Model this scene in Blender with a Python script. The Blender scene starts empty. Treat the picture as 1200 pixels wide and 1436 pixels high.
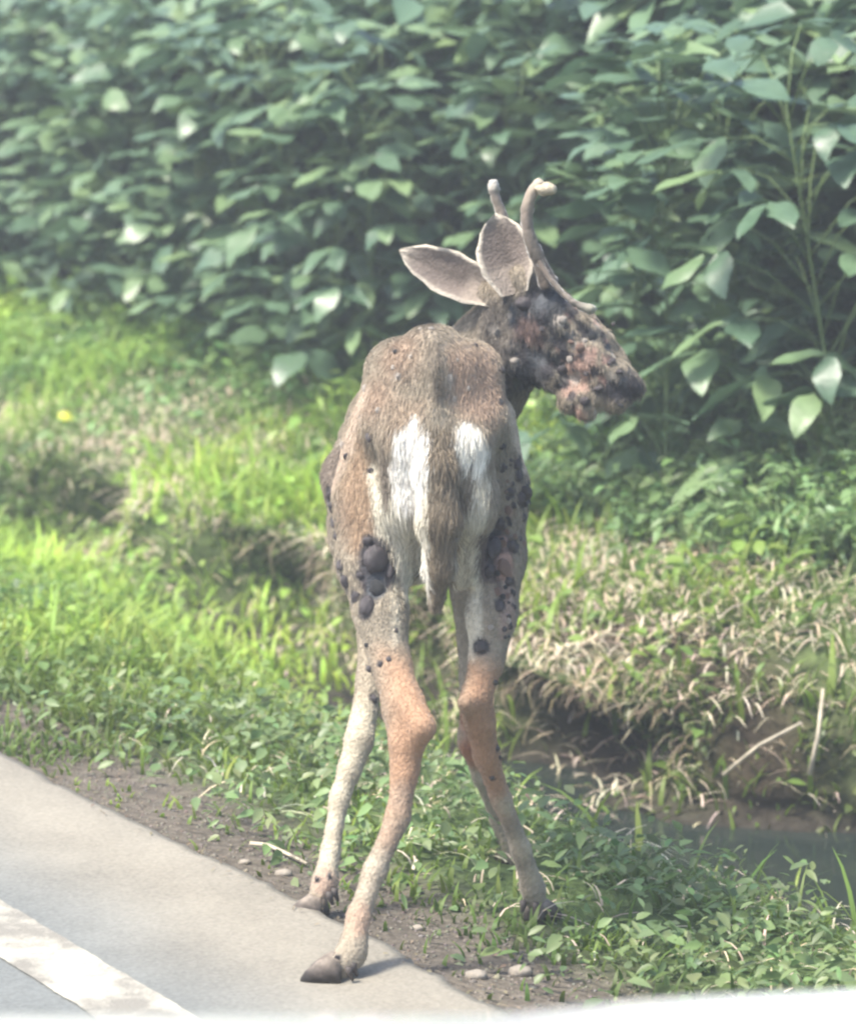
import bpy, math, random
import numpy as np
from mathutils import Vector
from mathutils.bvhtree import BVHTree

random.seed(7)
RS = np.random.RandomState(11)
SC = bpy.context.scene
COL = SC.collection

# ------------------------------------------------------------------ camera, sky, sun, exposure
CAM_Z, PITCH, FPX = 1.5, 10.0, 4700.0          # camera height, downward tilt, focal length in photo pixels
cam_d = bpy.data.cameras.new('camera')
cam = bpy.data.objects.new('camera', cam_d); COL.objects.link(cam)
cam.location = (0, 0, CAM_Z); cam.rotation_euler = (math.radians(90 - PITCH), 0, 0)
cam_d.sensor_fit = 'HORIZONTAL'; cam_d.sensor_width = 36; cam_d.lens = 36 * FPX / 1200
cam_d.clip_end = 2000; cam_d.clip_start = 0.05
cam_d.dof.use_dof = True; cam_d.dof.focus_distance = 5.15; cam_d.dof.aperture_fstop = 6.5
SC.camera = cam

SUN_EL, SUN_AZ = 60.0, 243.0                     # azimuth clockwise from +Y: the sun stands high to the left
w = bpy.data.worlds.new('World'); SC.world = w; w.use_nodes = True
nt = w.node_tree; bg = nt.nodes['Background']
sky = nt.nodes.new('ShaderNodeTexSky'); sky.sky_type = 'NISHITA'; sky.sun_disc = False
sky.sun_elevation = math.radians(SUN_EL); sky.sun_rotation = math.radians(SUN_AZ)
sky.dust_density = 3.0; sky.air_density = 1.0
nt.links.new(sky.outputs[0], bg.inputs[0]); bg.inputs[1].default_value = 0.15
sun_d = bpy.data.lights.new('sun', 'SUN'); sun_d.energy = 3.4; sun_d.angle = math.radians(11); sun_d.color = (1, 0.94, 0.84)
sun = bpy.data.objects.new('sun', sun_d); COL.objects.link(sun)
az, el = math.radians(SUN_AZ), math.radians(SUN_EL)
sd = Vector((math.sin(az) * math.cos(el), math.cos(az) * math.cos(el), math.sin(el)))
sun.rotation_euler = sd.to_track_quat('Z', 'Y').to_euler(); sun.location = sd * 20
SC.view_settings.view_transform = 'Standard'; SC.view_settings.look = 'None'
SC.view_settings.exposure = 1.27; SC.view_settings.gamma = 1; SC.view_settings.use_curve_mapping = False
SC.render.engine = 'CYCLES'
SC.cycles.use_denoising = True
SC.cycles.filter_width = 2.4
SC.cycles.max_bounces = 6; SC.cycles.diffuse_bounces = 3; SC.cycles.transmission_bounces = 4; SC.cycles.volume_bounces = 0

# ------------------------------------------------------------------ helpers
SP, CP = math.sin(math.radians(PITCH)), math.cos(math.radians(PITCH))
def P(px, py, y):
    """world point seen at photo pixel (px, py) at distance y in front of the camera"""
    dx = (px - 600) / FPX; dv = -(py - 718) / FPX
    d = np.array([dx, CP + dv * SP, -SP + dv * CP]); d = d / d[1]
    return np.array([0, 0, CAM_Z]) + d * y
# road frame: u = metres outward from the road edge, t = metres along it (towards the lower right)
UV = np.array([.855, .519]); TV = np.array([.519, -.855]); O = np.array([-.78, 5.95])
def ut(u, t):
    u = np.asarray(u, float); t = np.asarray(t, float)
    return O[0] + u * UV[0] + t * TV[0], O[1] + u * UV[1] + t * TV[1]

def smooth(a, b, x): q = np.clip((x - a) / (b - a), 0, 1); return q * q * (3 - 2 * q)
_ph = np.random.RandomState(5)
_K = [(_ph.normal(size=3), _ph.uniform(0, 6.28)) for _ in range(40)]
def noise(p, f, octv=3, seed=0):
    """cheap smooth noise about -1..1 for points (n,3)"""
    p = np.asarray(p, float); out = np.zeros(p.shape[0]); a = 1.0; tot = 0
    for o in range(octv):
        for j in range(4):
            k, ph = _K[(seed * 7 + o * 5 + j * 3) % 40]
            k2, ph2 = _K[(seed * 7 + o * 5 + j * 3 + 11) % 40]
            out += a * np.sin(f * (p @ k) + ph + seed + 1.5 * np.sin(f * .7 * (p @ k2) + ph2)) * .35
        tot += a; a *= .5; f *= 2.1
    return out / tot

def mesh_np(name, V, F, cols=None, mats=(), smooth=True, fcol=None):
    """V (n,3), F (m,3|4) -> mesh; cols per vertex rgb"""
    V = np.asarray(V, np.float32); F = np.asarray(F, np.int32)
    me = bpy.data.meshes.new(name)
    k = F.shape[1]
    me.vertices.add(len(V)); me.vertices.foreach_set('co', V.ravel())
    me.loops.add(F.size); me.loops.foreach_set('vertex_index', F.ravel())
    me.polygons.add(len(F)); me.polygons.foreach_set('loop_start', np.arange(0, F.size, k, dtype=np.int32))
    me.polygons.foreach_set('loop_total', np.full(len(F), k, np.int32))
    if smooth: me.polygons.foreach_set('use_smooth', np.ones(len(F), bool))
    me.update(calc_edges=True)
    if cols is not None:
        a = me.color_attributes.new('col', 'FLOAT_COLOR', 'POINT')
        c = np.ones((len(V), 4), np.float32); c[:, :3] = cols
        a.data.foreach_set('color', c.ravel())
    for m in mats: me.materials.append(m)
    return me

def link(name, me, parent=None, **props):
    o = bpy.data.objects.new(name, me); COL.objects.link(o)
    if parent is not None: o.parent = parent
    for k, v in props.items(): o[k] = v
    return o
def empty(name, loc, label, cat, group=None):
    o = bpy.data.objects.new(name, None); COL.objects.link(o); o.location = loc; o.empty_display_size = .1
    o['label'] = label; o['category'] = cat
    if group: o['group'] = group
    return o

def mat(name, base=(.5, .5, .5), rough=.7, spec=.4, attr=None, trans=0, noise_amt=0, noise_scale=30, bump=0, bump_scale=80, rnd=None, coat=0, sheen=0):
    m = bpy.data.materials.new(name); m.use_nodes = True
    n = m.node_tree.nodes; L = m.node_tree.links; b = n['Principled BSDF']
    b.inputs['Roughness'].default_value = rough; b.inputs['Specular IOR Level'].default_value = spec
    b.inputs['Coat Weight'].default_value = coat
    b.inputs['Sheen Weight'].default_value = sheen; b.inputs['Sheen Roughness'].default_value = .3
    if attr:
        a = n.new('ShaderNodeAttribute'); a.attribute_name = attr; src = a.outputs['Color']
    else:
        a = n.new('ShaderNodeRGB'); a.outputs[0].default_value = (*base, 1); src = a.outputs[0]
    tc = n.new('ShaderNodeTexCoord')
    if rnd:
        oi = n.new('ShaderNodeObjectInfo'); rp = n.new('ShaderNodeValToRGB')
        el_ = rp.color_ramp.elements
        el_[0].color = (*rnd[0], 1); el_[1].color = (*rnd[-1], 1)
        for i, c in enumerate(rnd[1:-1]):
            e = el_.new((i + 1) / (len(rnd) - 1)); e.color = (*c, 1)
        L.new(oi.outputs['Random'], rp.inputs[0]); src = rp.outputs[0]
    if noise_amt:
        t = n.new('ShaderNodeTexNoise'); t.inputs['Scale'].default_value = noise_scale; t.inputs['Detail'].default_value = 6
        L.new(tc.outputs['Object'], t.inputs['Vector'])
        mr = n.new('ShaderNodeMapRange'); mr.inputs[1].default_value = .3; mr.inputs[2].default_value = .7
        mr.inputs[3].default_value = 1 - noise_amt; mr.inputs[4].default_value = 1 + noise_amt
        L.new(t.outputs[0], mr.inputs[0])
        mx = n.new('ShaderNodeVectorMath'); mx.operation = 'SCALE'
        L.new(src, mx.inputs[0]); L.new(mr.outputs[0], mx.inputs['Scale']); src = mx.outputs[0]
    L.new(src, b.inputs['Base Color'])
    if bump:
        t2 = n.new('ShaderNodeTexNoise'); t2.inputs['Scale'].default_value = bump_scale; t2.inputs['Detail'].default_value = 5
        L.new(tc.outputs['Object'], t2.inputs['Vector'])
        bp = n.new('ShaderNodeBump'); bp.inputs['Strength'].default_value = bump; bp.inputs['Distance'].default_value = .01
        L.new(t2.outputs[0], bp.inputs['Height']); L.new(bp.outputs[0], b.inputs['Normal'])
    if trans:
        tr = n.new('ShaderNodeBsdfTranslucent'); L.new(src, tr.inputs[0])
        ms = n.new('ShaderNodeMixShader'); ms.inputs[0].default_value = trans
        L.new(b.outputs[0], ms.inputs[1]); L.new(tr.outputs[0], ms.inputs[2])
        L.new(ms.outputs[0], n['Material Output'].inputs[0])
    return m

# ------------------------------------------------------------------ terrain
# the profile across the verge: (u, z, shift of u in an undercut hollow)
PR = np.array([[-300, 0, 0], [-60, 0, 0], [-8, 0, 0], [-4, 0, 0], [-1, 0, 0], [-.3, 0, 0], [-.02, -.004, 0], [.04, -.02, 0], [.14, -.03, 0], [.35, -.05, 0], [.65, -.09, 0], [.95, -.16, 0], [1.10, -.27, 0], [1.22, -.36, 0], [1.38, -.42, 0], [1.53, -.41, .06], [1.62, -.34, .14], [1.65, -.25, .26], [1.66, -.18, .16],
               [1.69, -.12, 0], [1.78, -.08, 0], [1.95, -.02, 0], [2.2, .07, 0], [2.5, .13, 0], [3.0, .16, 0], [4, .2, 0], [8, .25, 0], [30, .3, 0], [300, .3, 0]])
S_N = len(PR)
HOLES = [(-.42, .26, 1.5), (-1.18, .25, 1.1), (-2.05, .3, 1.0), (-3.1, .2, .8), (.35, .15, .5)]
def surf(s, t):
    """s = fractional index in the profile; returns points (n,3)"""
    s = np.clip(np.asarray(s, float), 0, S_N - 1.001); t = np.asarray(t, float)
    i = s.astype(int); f = s - i
    A = PR[i]; B = PR[i + 1]; q = A + (B - A) * f[:, None]
    u, z, sh = q[:, 0], q[:, 1], q[:, 2]
    hol = np.zeros_like(t)
    for c, wd, a in HOLES: hol += a * np.exp(-((t - c) / wd) ** 2)
    back = np.interp(t, [-1.6, -1.1, -.64, -.25, .04, .3, 1.0, 3], [0, -.04, -.19, -.20, .05, .22, .4, .4]) * smooth(1.3, 1.58, u) * smooth(4.5, 2.2, u)
    near = np.clip(1 - (np.abs(t + 1.5) / 14) ** 2, 0, 1)
    u = u + sh * hol
    q3 = np.stack([u * .9, t, z * 2], 1)
    bank = np.exp(-((u - 1.65) / .5) ** 2)
    u = u + back
    u = u + bank * (.09 * noise(q3, 3.5, 2, 1) + .03 * noise(q3, 16, 2, 2)) * near 
    z = z + bank * (.035 * noise(q3, 4, 2, 3)) * near
    ver = np.clip((u - .05) / .4, 0, 1) * np.clip((12 - u) / 4, 0, 1)
    z = z + ver * (.022 * noise(q3, 5, 3, 4)) * near
    # the ditch floor is a little higher and drier away from the pool
    dry = np.clip((-.75 - t) / .6, 0, 1); fill = np.clip((-1.25 - t) / .8, 0, 1)
    z = z + (dry * .06 + fill * .13 * (1 - .6 * np.clip(hol, 0, 1))) * np.exp(-((u - 1.38) / .28) ** 2)
    # the field rises gently
    x, y = ut(u, t)
    return np.stack([x, y, z], 1)
ARC = np.concatenate([[0], np.cumsum(np.hypot(np.diff(PR[:, 0]), np.diff(PR[:, 1])))])
def s_of_u(u): return np.interp(u, PR[:, 0], np.arange(S_N))

ss = []
for i in range(S_N - 1):
    du = PR[i + 1, 0] - PR[i, 0]
    n_ = 1 if i < 5 or i > 25 else (8 if 6 <= i < 25 else 3)
    ss += list(i + np.arange(n_) / n_)
ss.append(S_N - 1.001)
ss = np.array(ss)
tt = np.concatenate([[-300, -120, -60, -35, -24, -18, -14], np.arange(-11, 2.6, .045), [2.8, 3.5, 5, 8, 14, 30, 80, 300]])
SS, TT = np.meshgrid(ss, tt, indexing='ij')
V = surf(SS.ravel(), TT.ravel())
ns, ntt = len(ss), len(tt)
I = np.arange(ns * ntt).reshape(ns, ntt)
F = np.stack([I[:-1, :-1].ravel(), I[:-1, 1:].ravel(), I[1:, 1:].ravel(), I[1:, :-1].ravel()], 1)
U_ = (V[:, 0] - O[0]) * UV[0] + (V[:, 1] - O[1]) * UV[1]
n1 = noise(V, 6, 3, 8)[:, None]
c_dirt = np.array([.17, .13, .085]) * (1 + .35 * n1); c_gravel = np.array([.115, .10, .08]) * (1 + .3 * n1)
c_moss = np.array([.07, .105, .035]) * (1 + .3 * n1); c_wet = np.array([.032, .028, .022]) * (1 + .2 * n1)
cc = c_gravel * (1 - smooth(.2, .45, U_))[:, None] + c_moss * smooth(.2, .45, U_)[:, None]
tg = (V[:, 0] - O[0]) * TV[0] + (V[:, 1] - O[1]) * TV[1]
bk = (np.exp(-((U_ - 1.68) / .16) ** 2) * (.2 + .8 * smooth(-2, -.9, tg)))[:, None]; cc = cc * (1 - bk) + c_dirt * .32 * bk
wt = smooth(-.26, -.36, V[:, 2])[:, None]; cc = cc * (1 - wt) + c_wet * wt
cc = np.clip(cc, .01, 1)
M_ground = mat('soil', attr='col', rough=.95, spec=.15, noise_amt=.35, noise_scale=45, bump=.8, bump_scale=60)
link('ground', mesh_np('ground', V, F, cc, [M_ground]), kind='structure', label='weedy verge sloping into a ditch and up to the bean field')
bvh_ground = BVHTree.FromPolygons([tuple(v) for v in V], [tuple(f) for f in F])
def gz(x, y, top=3.0):
    h = bvh_ground.ray_cast(Vector((x, y, top)), Vector((0, 0, -1)))
    return h[0].z if h[0] is not None else 0.0

# road sheet, with an uneven edge
M_road = bpy.data.materials.new('asphalt'); M_road.use_nodes = True
n = M_road.node_tree.nodes; L = M_road.node_tree.links; b = n['Principled BSDF']
a = n.new('ShaderNodeAttribute'); a.attribute_name = 'col'; tc = n.new('ShaderNodeTexCoord')
t1 = n.new('ShaderNodeTexNoise'); t1.inputs['Scale'].default_value = 150; t1.inputs['Detail'].default_value = 4
t2 = n.new('ShaderNodeTexNoise'); t2.inputs['Scale'].default_value = 5; t2.inputs['Detail'].default_value = 5
for t_ in (t1, t2): L.new(tc.outputs['Object'], t_.inputs['Vector'])
ad = n.new('ShaderNodeMath'); ad.operation = 'MULTIPLY_ADD'; L.new(t1.outputs[0], ad.inputs[0]); ad.inputs[1].default_value = .75
mr = n.new('ShaderNodeMapRange'); mr.inputs[1].default_value = .3; mr.inputs[2].default_value = .7; mr.inputs[3].default_value = .5; mr.inputs[4].default_value = .74
L.new(t2.outputs[0], mr.inputs[0]); L.new(mr.outputs[0], ad.inputs[2])
sc_ = n.new('ShaderNodeVectorMath'); sc_.operation = 'SCALE'; L.new(a.outputs['Color'], sc_.inputs[0]); L.new(ad.outputs[0], sc_.inputs['Scale'])
L.new(sc_.outputs[0], b.inputs['Base Color']); b.inputs['Roughness'].default_value = .85; b.inputs['Specular IOR Level'].default_value = .3
bp = n.new('ShaderNodeBump'); bp.inputs['Strength'].default_value = .35; bp.inputs['Distance'].default_value = .004; L.new(t1.outputs[0], bp.inputs['Height']); L.new(bp.outputs[0], b.inputs['Normal'])
uu = np.array([-7.2, -5, -3, -2, -1.4, -1.1, -.9, -.8, -.7, -.6, -.5, -.4, -.3, -.2, -.12, -.06, -.02, 0.0, .003])
tr_ = np.concatenate([[-300, -100, -40, -20], np.arange(-12, 5, .03), [6, 8, 12, 20, 40, 100, 300]])
A_, B_ = np.meshgrid(uu, tr_, indexing='ij')
e = .019 * noise(np.stack([B_.ravel(), B_.ravel() * 0, B_.ravel() * 0], 1), 4, 3, 6) + .008 * noise(np.stack([B_.ravel(), B_.ravel() * 0, B_.ravel() * 0], 1), 60, 2, 3)
ue = A_.ravel() + e * (A_.ravel() > -.04)
x_, y_ = ut(ue, B_.ravel()); z_ = np.where(A_.ravel() > .001, -.03, .004 + 0 * x_)
z_ = np.where((A_.ravel() > -.01) & (A_.ravel() < .001), .001, z_)
V = np.stack([x_, y_, z_], 1)
I = np.arange(len(V)).reshape(len(uu), len(tr_))
F = np.stack([I[:-1, :-1].ravel(), I[:-1, 1:].ravel(), I[1:, 1:].ravel(), I[1:, :-1].ravel()], 1)
um = (A_.ravel() + .05 * noise(V, 2.5, 2, 9))
k_ = smooth(-.42, -.12, um)[:, None]
cr = np.array([.145, .155, .15]) * (1 - k_) + np.array([.225, .208, .17]) * k_
cr = cr * (1 - .12 * np.clip(noise(V, 3, 3, 12), 0, 1)[:, None] * k_)
link('road', mesh_np('road', V, F, cr, [M_road]), kind='structure', label='pale dusty asphalt shoulder of the road')
# white edge line with worn patches (its own mesh of cells, the worn ones dropped)
M_line = mat('road_paint', (.62, .59, .5), rough=.8, spec=.3, noise_amt=.16, noise_scale=28, bump=.3, bump_scale=150)
un = np.linspace(-.508, -.387, 9); tn = np.concatenate([np.arange(-14, -2.5, .05), np.arange(-2.5, 2.5, .01), [3, 4, 6, 10, 20, 60, 200]])
A_, B_ = np.meshgrid(un, tn, indexing='ij'); Aj = A_ + .003 * noise(np.stack([B_.ravel(), A_.ravel() * 3, 0 * A_.ravel()], 1), 55, 3, 2).reshape(A_.shape)
x_, y_ = ut(Aj.ravel(), B_.ravel()); V = np.stack([x_, y_, 0 * x_ + .0065], 1); I = np.arange(len(V)).reshape(A_.shape)
F = np.stack([I[:-1, :-1].ravel(), I[:-1, 1:].ravel(), I[1:, 1:].ravel(), I[1:, :-1].ravel()], 1)
n = M_line.node_tree.nodes; L = M_line.node_tree.links; b = n['Principled BSDF']; tc = n.new('ShaderNodeTexCoord')
tw = n.new('ShaderNodeTexNoise'); tw.inputs['Scale'].default_value = 9; tw.inputs['Detail'].default_value = 9; tw.inputs['Roughness'].default_value = .68; L.new(tc.outputs['Object'], tw.inputs['Vector'])
rp = n.new('ShaderNodeValToRGB'); rp.color_ramp.elements[0].position = .42; rp.color_ramp.elements[1].position = .56
rp.color_ramp.elements[0].color = (.20, .19, .165, 1); rp.color_ramp.elements[1].color = (.37, .355, .30, 1); L.new(tw.outputs[0], rp.inputs[0]); L.new(rp.outputs[0], b.inputs['Base Color'])
link('road_line', mesh_np('road_line', V, F, None, [M_line]), kind='structure', label='worn white edge line on the road')

# ditch water
M_water = mat('ditch_water', (.02, .028, .024), rough=.1, spec=.35, bump=.12, bump_scale=14)
us_, ts_ = np.meshgrid(np.linspace(1.0, 1.95, 20), np.linspace(-.95, 9, 120), indexing='ij')
x_, y_ = ut(us_.ravel(), ts_.ravel()); V = np.stack([x_, y_, 0 * x_ - .352], 1); I = np.arange(len(V)).reshape(us_.shape)
F = np.stack([I[:-1, :-1].ravel(), I[:-1, 1:].ravel(), I[1:, 1:].ravel(), I[1:, :-1].ravel()], 1)
link('water', mesh_np('water', V, F, None, [M_water]), kind='structure', label='still murky water in the roadside ditch')

# ------------------------------------------------------------------ ground plants
M_blade = mat('grass_blade', attr='col', rough=.5, spec=.35, trans=.42)
M_dead = mat('dry_grass', attr='col', rough=.75, spec=.2, trans=.15)
M_weed = mat('weed_leaf', attr='col', rough=.42, spec=.45, trans=.38)

def blades(pts, h, wd, lean, dirs, cols, seg=4, droop=.6):
    """curved tapering blades: pts (n,3) roots, h heights, lean outward reach, dirs azimuth"""
    n_ = len(pts); k = np.linspace(0, 1, seg + 1)
    d = np.stack([np.cos(dirs), np.sin(dirs), 0 * dirs], 1); side = np.stack([-np.sin(dirs), np.cos(dirs), 0 * dirs], 1)
    rows = []
    for q in k:
        c = pts + d * (lean * q ** 1.7)[:, None]; c[:, 2] += h * (q - droop * (lean / (h + .001)) * q ** 3 * .45)
        ww = wd * (1 - q ** 2.2) * .5 + .0002
        rows.append(c - side * ww[:, None]); rows.append(c + side * ww[:, None])
    V = np.stack(rows, 1).reshape(-1, 3)
    m = 2 * (seg + 1); base = np.arange(n_) * m
    fs = [np.stack([base + 2 * j, base + 2 * j + 1, base + 2 * j + 3, base + 2 * j + 2], 1) for j in range(seg)]
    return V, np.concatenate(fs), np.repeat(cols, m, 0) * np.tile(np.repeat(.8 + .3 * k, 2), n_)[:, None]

def scatter(n_, u0, u1, t0, t1, dens=None):
    s0, s1 = s_of_u(u0), s_of_u(u1)
    # sample evenly in u, but on the bank evenly along its face
    k0, k1 = np.interp([s0, s1], np.arange(S_N), ARC)
    s = np.interp(RS.uniform(k0, k1, n_), ARC, np.arange(S_N)); t = RS.uniform(t0, t1, n_)
    p = surf(s, t); u = np.interp(s, np.arange(S_N), PR[:, 0])
    if dens is not None:
        keep = RS.uniform(0, 1, n_) < dens(u, t, p); u, t, p = u[keep], t[keep], p[keep]
    return u, t, p
def to_px(p):
    r = p - np.array([0, 0, CAM_Z]); f = r[:, 1] * CP - r[:, 2] * SP; v = r[:, 1] * SP + r[:, 2] * CP
    return 600 + FPX * r[:, 0] / f, 718 - FPX * v / f
def tone(p, base, amt=.25, f=5, seed=1):
    k = noise(p, f, 3, seed)[:, None]; j = RS.normal(0, .12, (len(p), 3)) * .5 + RS.normal(0, .12, (len(p), 1))
    return np.clip(np.array(base) * (1 + amt * k + j), .004, 1)

# dead straw patches on the verge, in road coordinates (u, t, ru, rt)
STRAW = [(1.72, -.45, .22, .6), (1.95, -.85, .3, .6), (2.05, -.1, .4, .6), (2.2, -.6, .2, .3), (1.62, -2.75, .28, .5), (1.95, -3.2, .3, .7), (1.7, -1.6, .2, .35), (1.2, -3.3, .2, .5), (1.75, -4.2, .15, .5)]
def bare(u, t, c, wd):
    """how far plants thin out in the ditch: open by the pool, overgrown further along except in the hollows"""
    hol = np.zeros_like(u)
    for hc, hw, ha in HOLES: hol = np.maximum(hol, np.exp(-((t - hc) / (hw * (.9 if hc > -1.5 else .65))) ** 2) * (1 if hc > -2.6 else .6))
    k = np.maximum(smooth(-1.5, -.7, t), .85 * hol)
    return 1 - (.02 + .93 * k) * np.exp(-((u - c) / (wd * (.75 + .25 * k))) ** 2)
def verge_in(u, p):
    t = (p[:, 0] - O[0]) * TV[0] + (p[:, 1] - O[1]) * TV[1]
    g = -.09 + .12 * np.exp(-((t - .9) / .42) ** 2) + .05 * smooth(-.4, .5, t)
    return smooth(0, .12, u - g + .05 * noise(p, 6, 2, 30))
def straw_amt(u, t):
    r = np.zeros_like(u)
    for a_, b_, c_, d_ in STRAW: r = np.maximum(r, np.exp(-((u - a_) / c_) ** 2 - ((t - b_) / d_) ** 2))
    return r
T0, T1 = -8.0, 2.9
# grass
def gd(u, t, p):
    k = .55 + .8 * noise(p, 4, 3, 21)
    k *= 1 - .8 * np.clip(straw_amt(u, t), 0, 1) ** 1.2
    k *= verge_in(u, p) * bare(u, t, 1.46, .26)
    k *= 1 - .6 * smooth(.95, .7, u) * smooth(-.3, .3, t)
    k *= 1 - .93 * smooth(.74, .93, u + .05 * noise(p, 9, 2, 3)) * smooth(1.62, 1.5, u) * smooth(-1.0, -.6, t)
    return np.clip(k, 0, 1)
u, t, p = scatter(150000, .03, 2.75, T0, T1, gd)
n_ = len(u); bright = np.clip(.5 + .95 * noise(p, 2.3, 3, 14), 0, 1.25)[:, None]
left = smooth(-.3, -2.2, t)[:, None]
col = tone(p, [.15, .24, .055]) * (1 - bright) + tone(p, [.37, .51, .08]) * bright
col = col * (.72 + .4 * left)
h = RS.uniform(.03, .125, n_) * (1 + .5 * noise(p, 3, 2, 17)) * (1 - .5 * smooth(1.0, .7, u) * smooth(-.4, .2, t)) * (.45 + .55 * smooth(.05, .4, u))
strap = (RS.uniform(0, 1, n_) < .28) & ((u > 1.0) | (t < -.6))
h = h * np.where(strap, 1.35, 1.0); col = col * np.where(strap, 1.12, 1.0)[:, None]
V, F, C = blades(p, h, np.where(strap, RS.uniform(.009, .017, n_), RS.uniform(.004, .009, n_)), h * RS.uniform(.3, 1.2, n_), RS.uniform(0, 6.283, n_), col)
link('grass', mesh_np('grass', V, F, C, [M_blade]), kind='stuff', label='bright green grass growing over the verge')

# straw
u, t, p = scatter(90000, .3, 2.75, T0, T1, lambda u, t, p: np.clip(straw_amt(u, t) ** 1.2 * .9 + .07, 0, 1) * (1 - .8 * np.exp(-((u - 1.5) / .16) ** 2)))
n_ = len(u); col = tone(p, [.70, .60, .45], .3, 9, 5)
h = RS.uniform(.01, .06, n_); V, F, C = blades(p + [0, 0, .01], h, RS.uniform(.0022, .005, n_), RS.uniform(.03, .12, n_), RS.uniform(0, 6.283, n_), col, 4, 1.0)
link('dry_grass', mesh_np('dry_grass', V, F, C, [M_dead]), kind='stuff', label='pale dead grass matted on the ditch bank')
# dead grass and roots hanging over the lip of the bank
n_ = 11000; t = RS.uniform(-4.5, T1, n_); s = RS.uniform(s_of_u(1.655), s_of_u(1.80), n_); p = surf(s, t)
keep = RS.uniform(0, 1, n_) < (.28 + 1.1 * noise(p, 7, 3, 9) + .15 * smooth(-1, -.2, t)) * (.15 + .85 * smooth(-2.2, -1, t)); p = p[keep]; t = t[keep]; n_ = len(p)
dirs = math.atan2(-UV[1], -UV[0]) + RS.normal(0, 1.2, n_)
k = np.linspace(0, 1, 6); d = np.stack([np.cos(dirs), np.sin(dirs), 0 * dirs], 1); side = np.stack([-np.sin(dirs), np.cos(dirs), 0 * dirs], 1)
reach = RS.uniform(.015, .09, n_); fall = RS.uniform(.01, .15, n_) * (.55 + .6 * noise(p, 9, 2, 13)).clip(.15, 1.2); wd = RS.uniform(.002, .0045, n_); rows = []
for q in k:
    c = p + d * (reach * np.sin(q * 1.5))[:, None]; c[:, 2] += .018 * np.sin(q * 3) - fall * q ** 2
    c += side * (.012 * np.sin(q * 5 + dirs * 3))[:, None]
    rows += [c - side * (wd * (1 - .7 * q) / 2)[:, None], c + side * (wd * (1 - .7 * q) / 2)[:, None]]
V = np.stack(rows, 1).reshape(-1, 3); base = np.arange(n_) * 12
F = np.concatenate([np.stack([base + 2 * j, base + 2 * j + 1, base + 2 * j + 3, base + 2 * j + 2], 1) for j in range(5)])
C = np.repeat(tone(p, [.34, .28, .18], .3, 7, 6), 12, 0)
link('hanging_dry_grass', mesh_np('hanging_dry_grass', V, F, C, [M_dead]), kind='stuff', label='dead grass and roots hanging over the cut bank')

# broad-leaved weeds: small leaves at many heights
def leaves(p, ln, wd, az_, pitch, roll, cols, seg=3):
    """ovate leaves; p base points; pitch up (+) / down (-)"""
    n_ = len(p)
    d = np.stack([np.cos(az_) * np.cos(pitch), np.sin(az_) * np.cos(pitch), np.sin(pitch)], 1)
    s_ = np.stack([-np.sin(az_), np.cos(az_), 0 * az_], 1); up = np.cross(d, s_)
    s2 = s_ * np.cos(roll)[:, None] + up * np.sin(roll)[:, None]; up2 = np.cross(d, s2)
    prof = [(0, .04), (.28, .46), (.6, .44), (.85, .2), (1, .01)]
    rows = []
    for q, wq in prof:
        c = p + d * (ln * q)[:, None]; c = c - np.array([0, 0, 1.]) * (ln * .22 * q ** 2)[:, None]
        ww = (wd * wq)[:, None]
        rows += [c - s2 * ww - up2 * ww * -.3, c, c + s2 * ww - up2 * ww * -.3]
    V = np.stack(rows, 1).reshape(-1, 3); m = 15; base = np.arange(n_) * m; fs = []
    for j in range(4):
        for q in (0, 1): fs.append(np.stack([base + 3 * j + q, base + 3 * j + q + 1, base + 3 * j + q + 4, base + 3 * j + q + 3], 1))
    return V, np.concatenate(fs), np.repeat(cols, m, 0)
def wdens(u, t, p):
    k = .35 + .9 * noise(p, 3.2, 3, 33)
    k += .7 * smooth(-1.0, -2.2, t) * smooth(1.2, .6, u) + .8 * np.exp(-((u - .72) / .33) ** 2) * smooth(-1.2, -.2, t) + .4 * smooth(2.1, 2.5, u)
    k *= 1 - .75 * straw_amt(u, t); k *= verge_in(u, p) * bare(u, t, 1.47, .24)
    k *= 1 - .93 * smooth(.74, .93, u + .05 * noise(p, 9, 2, 3)) * smooth(1.62, 1.5, u) * smooth(-1.0, -.6, t)
    return np.clip(k, 0, 1)
u, t, p = scatter(105000, .1, 2.8, T0, T1, wdens)
n_ = len(u); hh = RS.uniform(0, 1, n_) ** 1.3 * (.05 + .05 * (1 + noise(p, 3, 2, 12))) + .12 * smooth(2.2, 2.6, u) * RS.uniform(0, 1, n_)
p = p + np.stack([RS.normal(0, .01, n_), RS.normal(0, .01, n_), hh], 1)
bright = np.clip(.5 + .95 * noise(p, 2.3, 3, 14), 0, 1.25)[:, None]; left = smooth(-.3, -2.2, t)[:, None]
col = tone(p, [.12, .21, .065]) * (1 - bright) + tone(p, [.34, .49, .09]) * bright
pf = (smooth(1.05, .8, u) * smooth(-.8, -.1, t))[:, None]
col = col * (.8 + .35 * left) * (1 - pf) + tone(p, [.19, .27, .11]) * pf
ln = RS.uniform(.014, .05, n_) * (.8 + .5 * smooth(.9, 2.5, u))
wr = RS.uniform(.25, .7, n_)
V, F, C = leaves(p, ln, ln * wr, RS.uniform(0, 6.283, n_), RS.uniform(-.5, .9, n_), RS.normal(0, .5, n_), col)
link('weeds', mesh_np('weeds', V, F, C, [M_weed]), kind='stuff', label='low broad-leaved weeds covering the verge')
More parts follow.
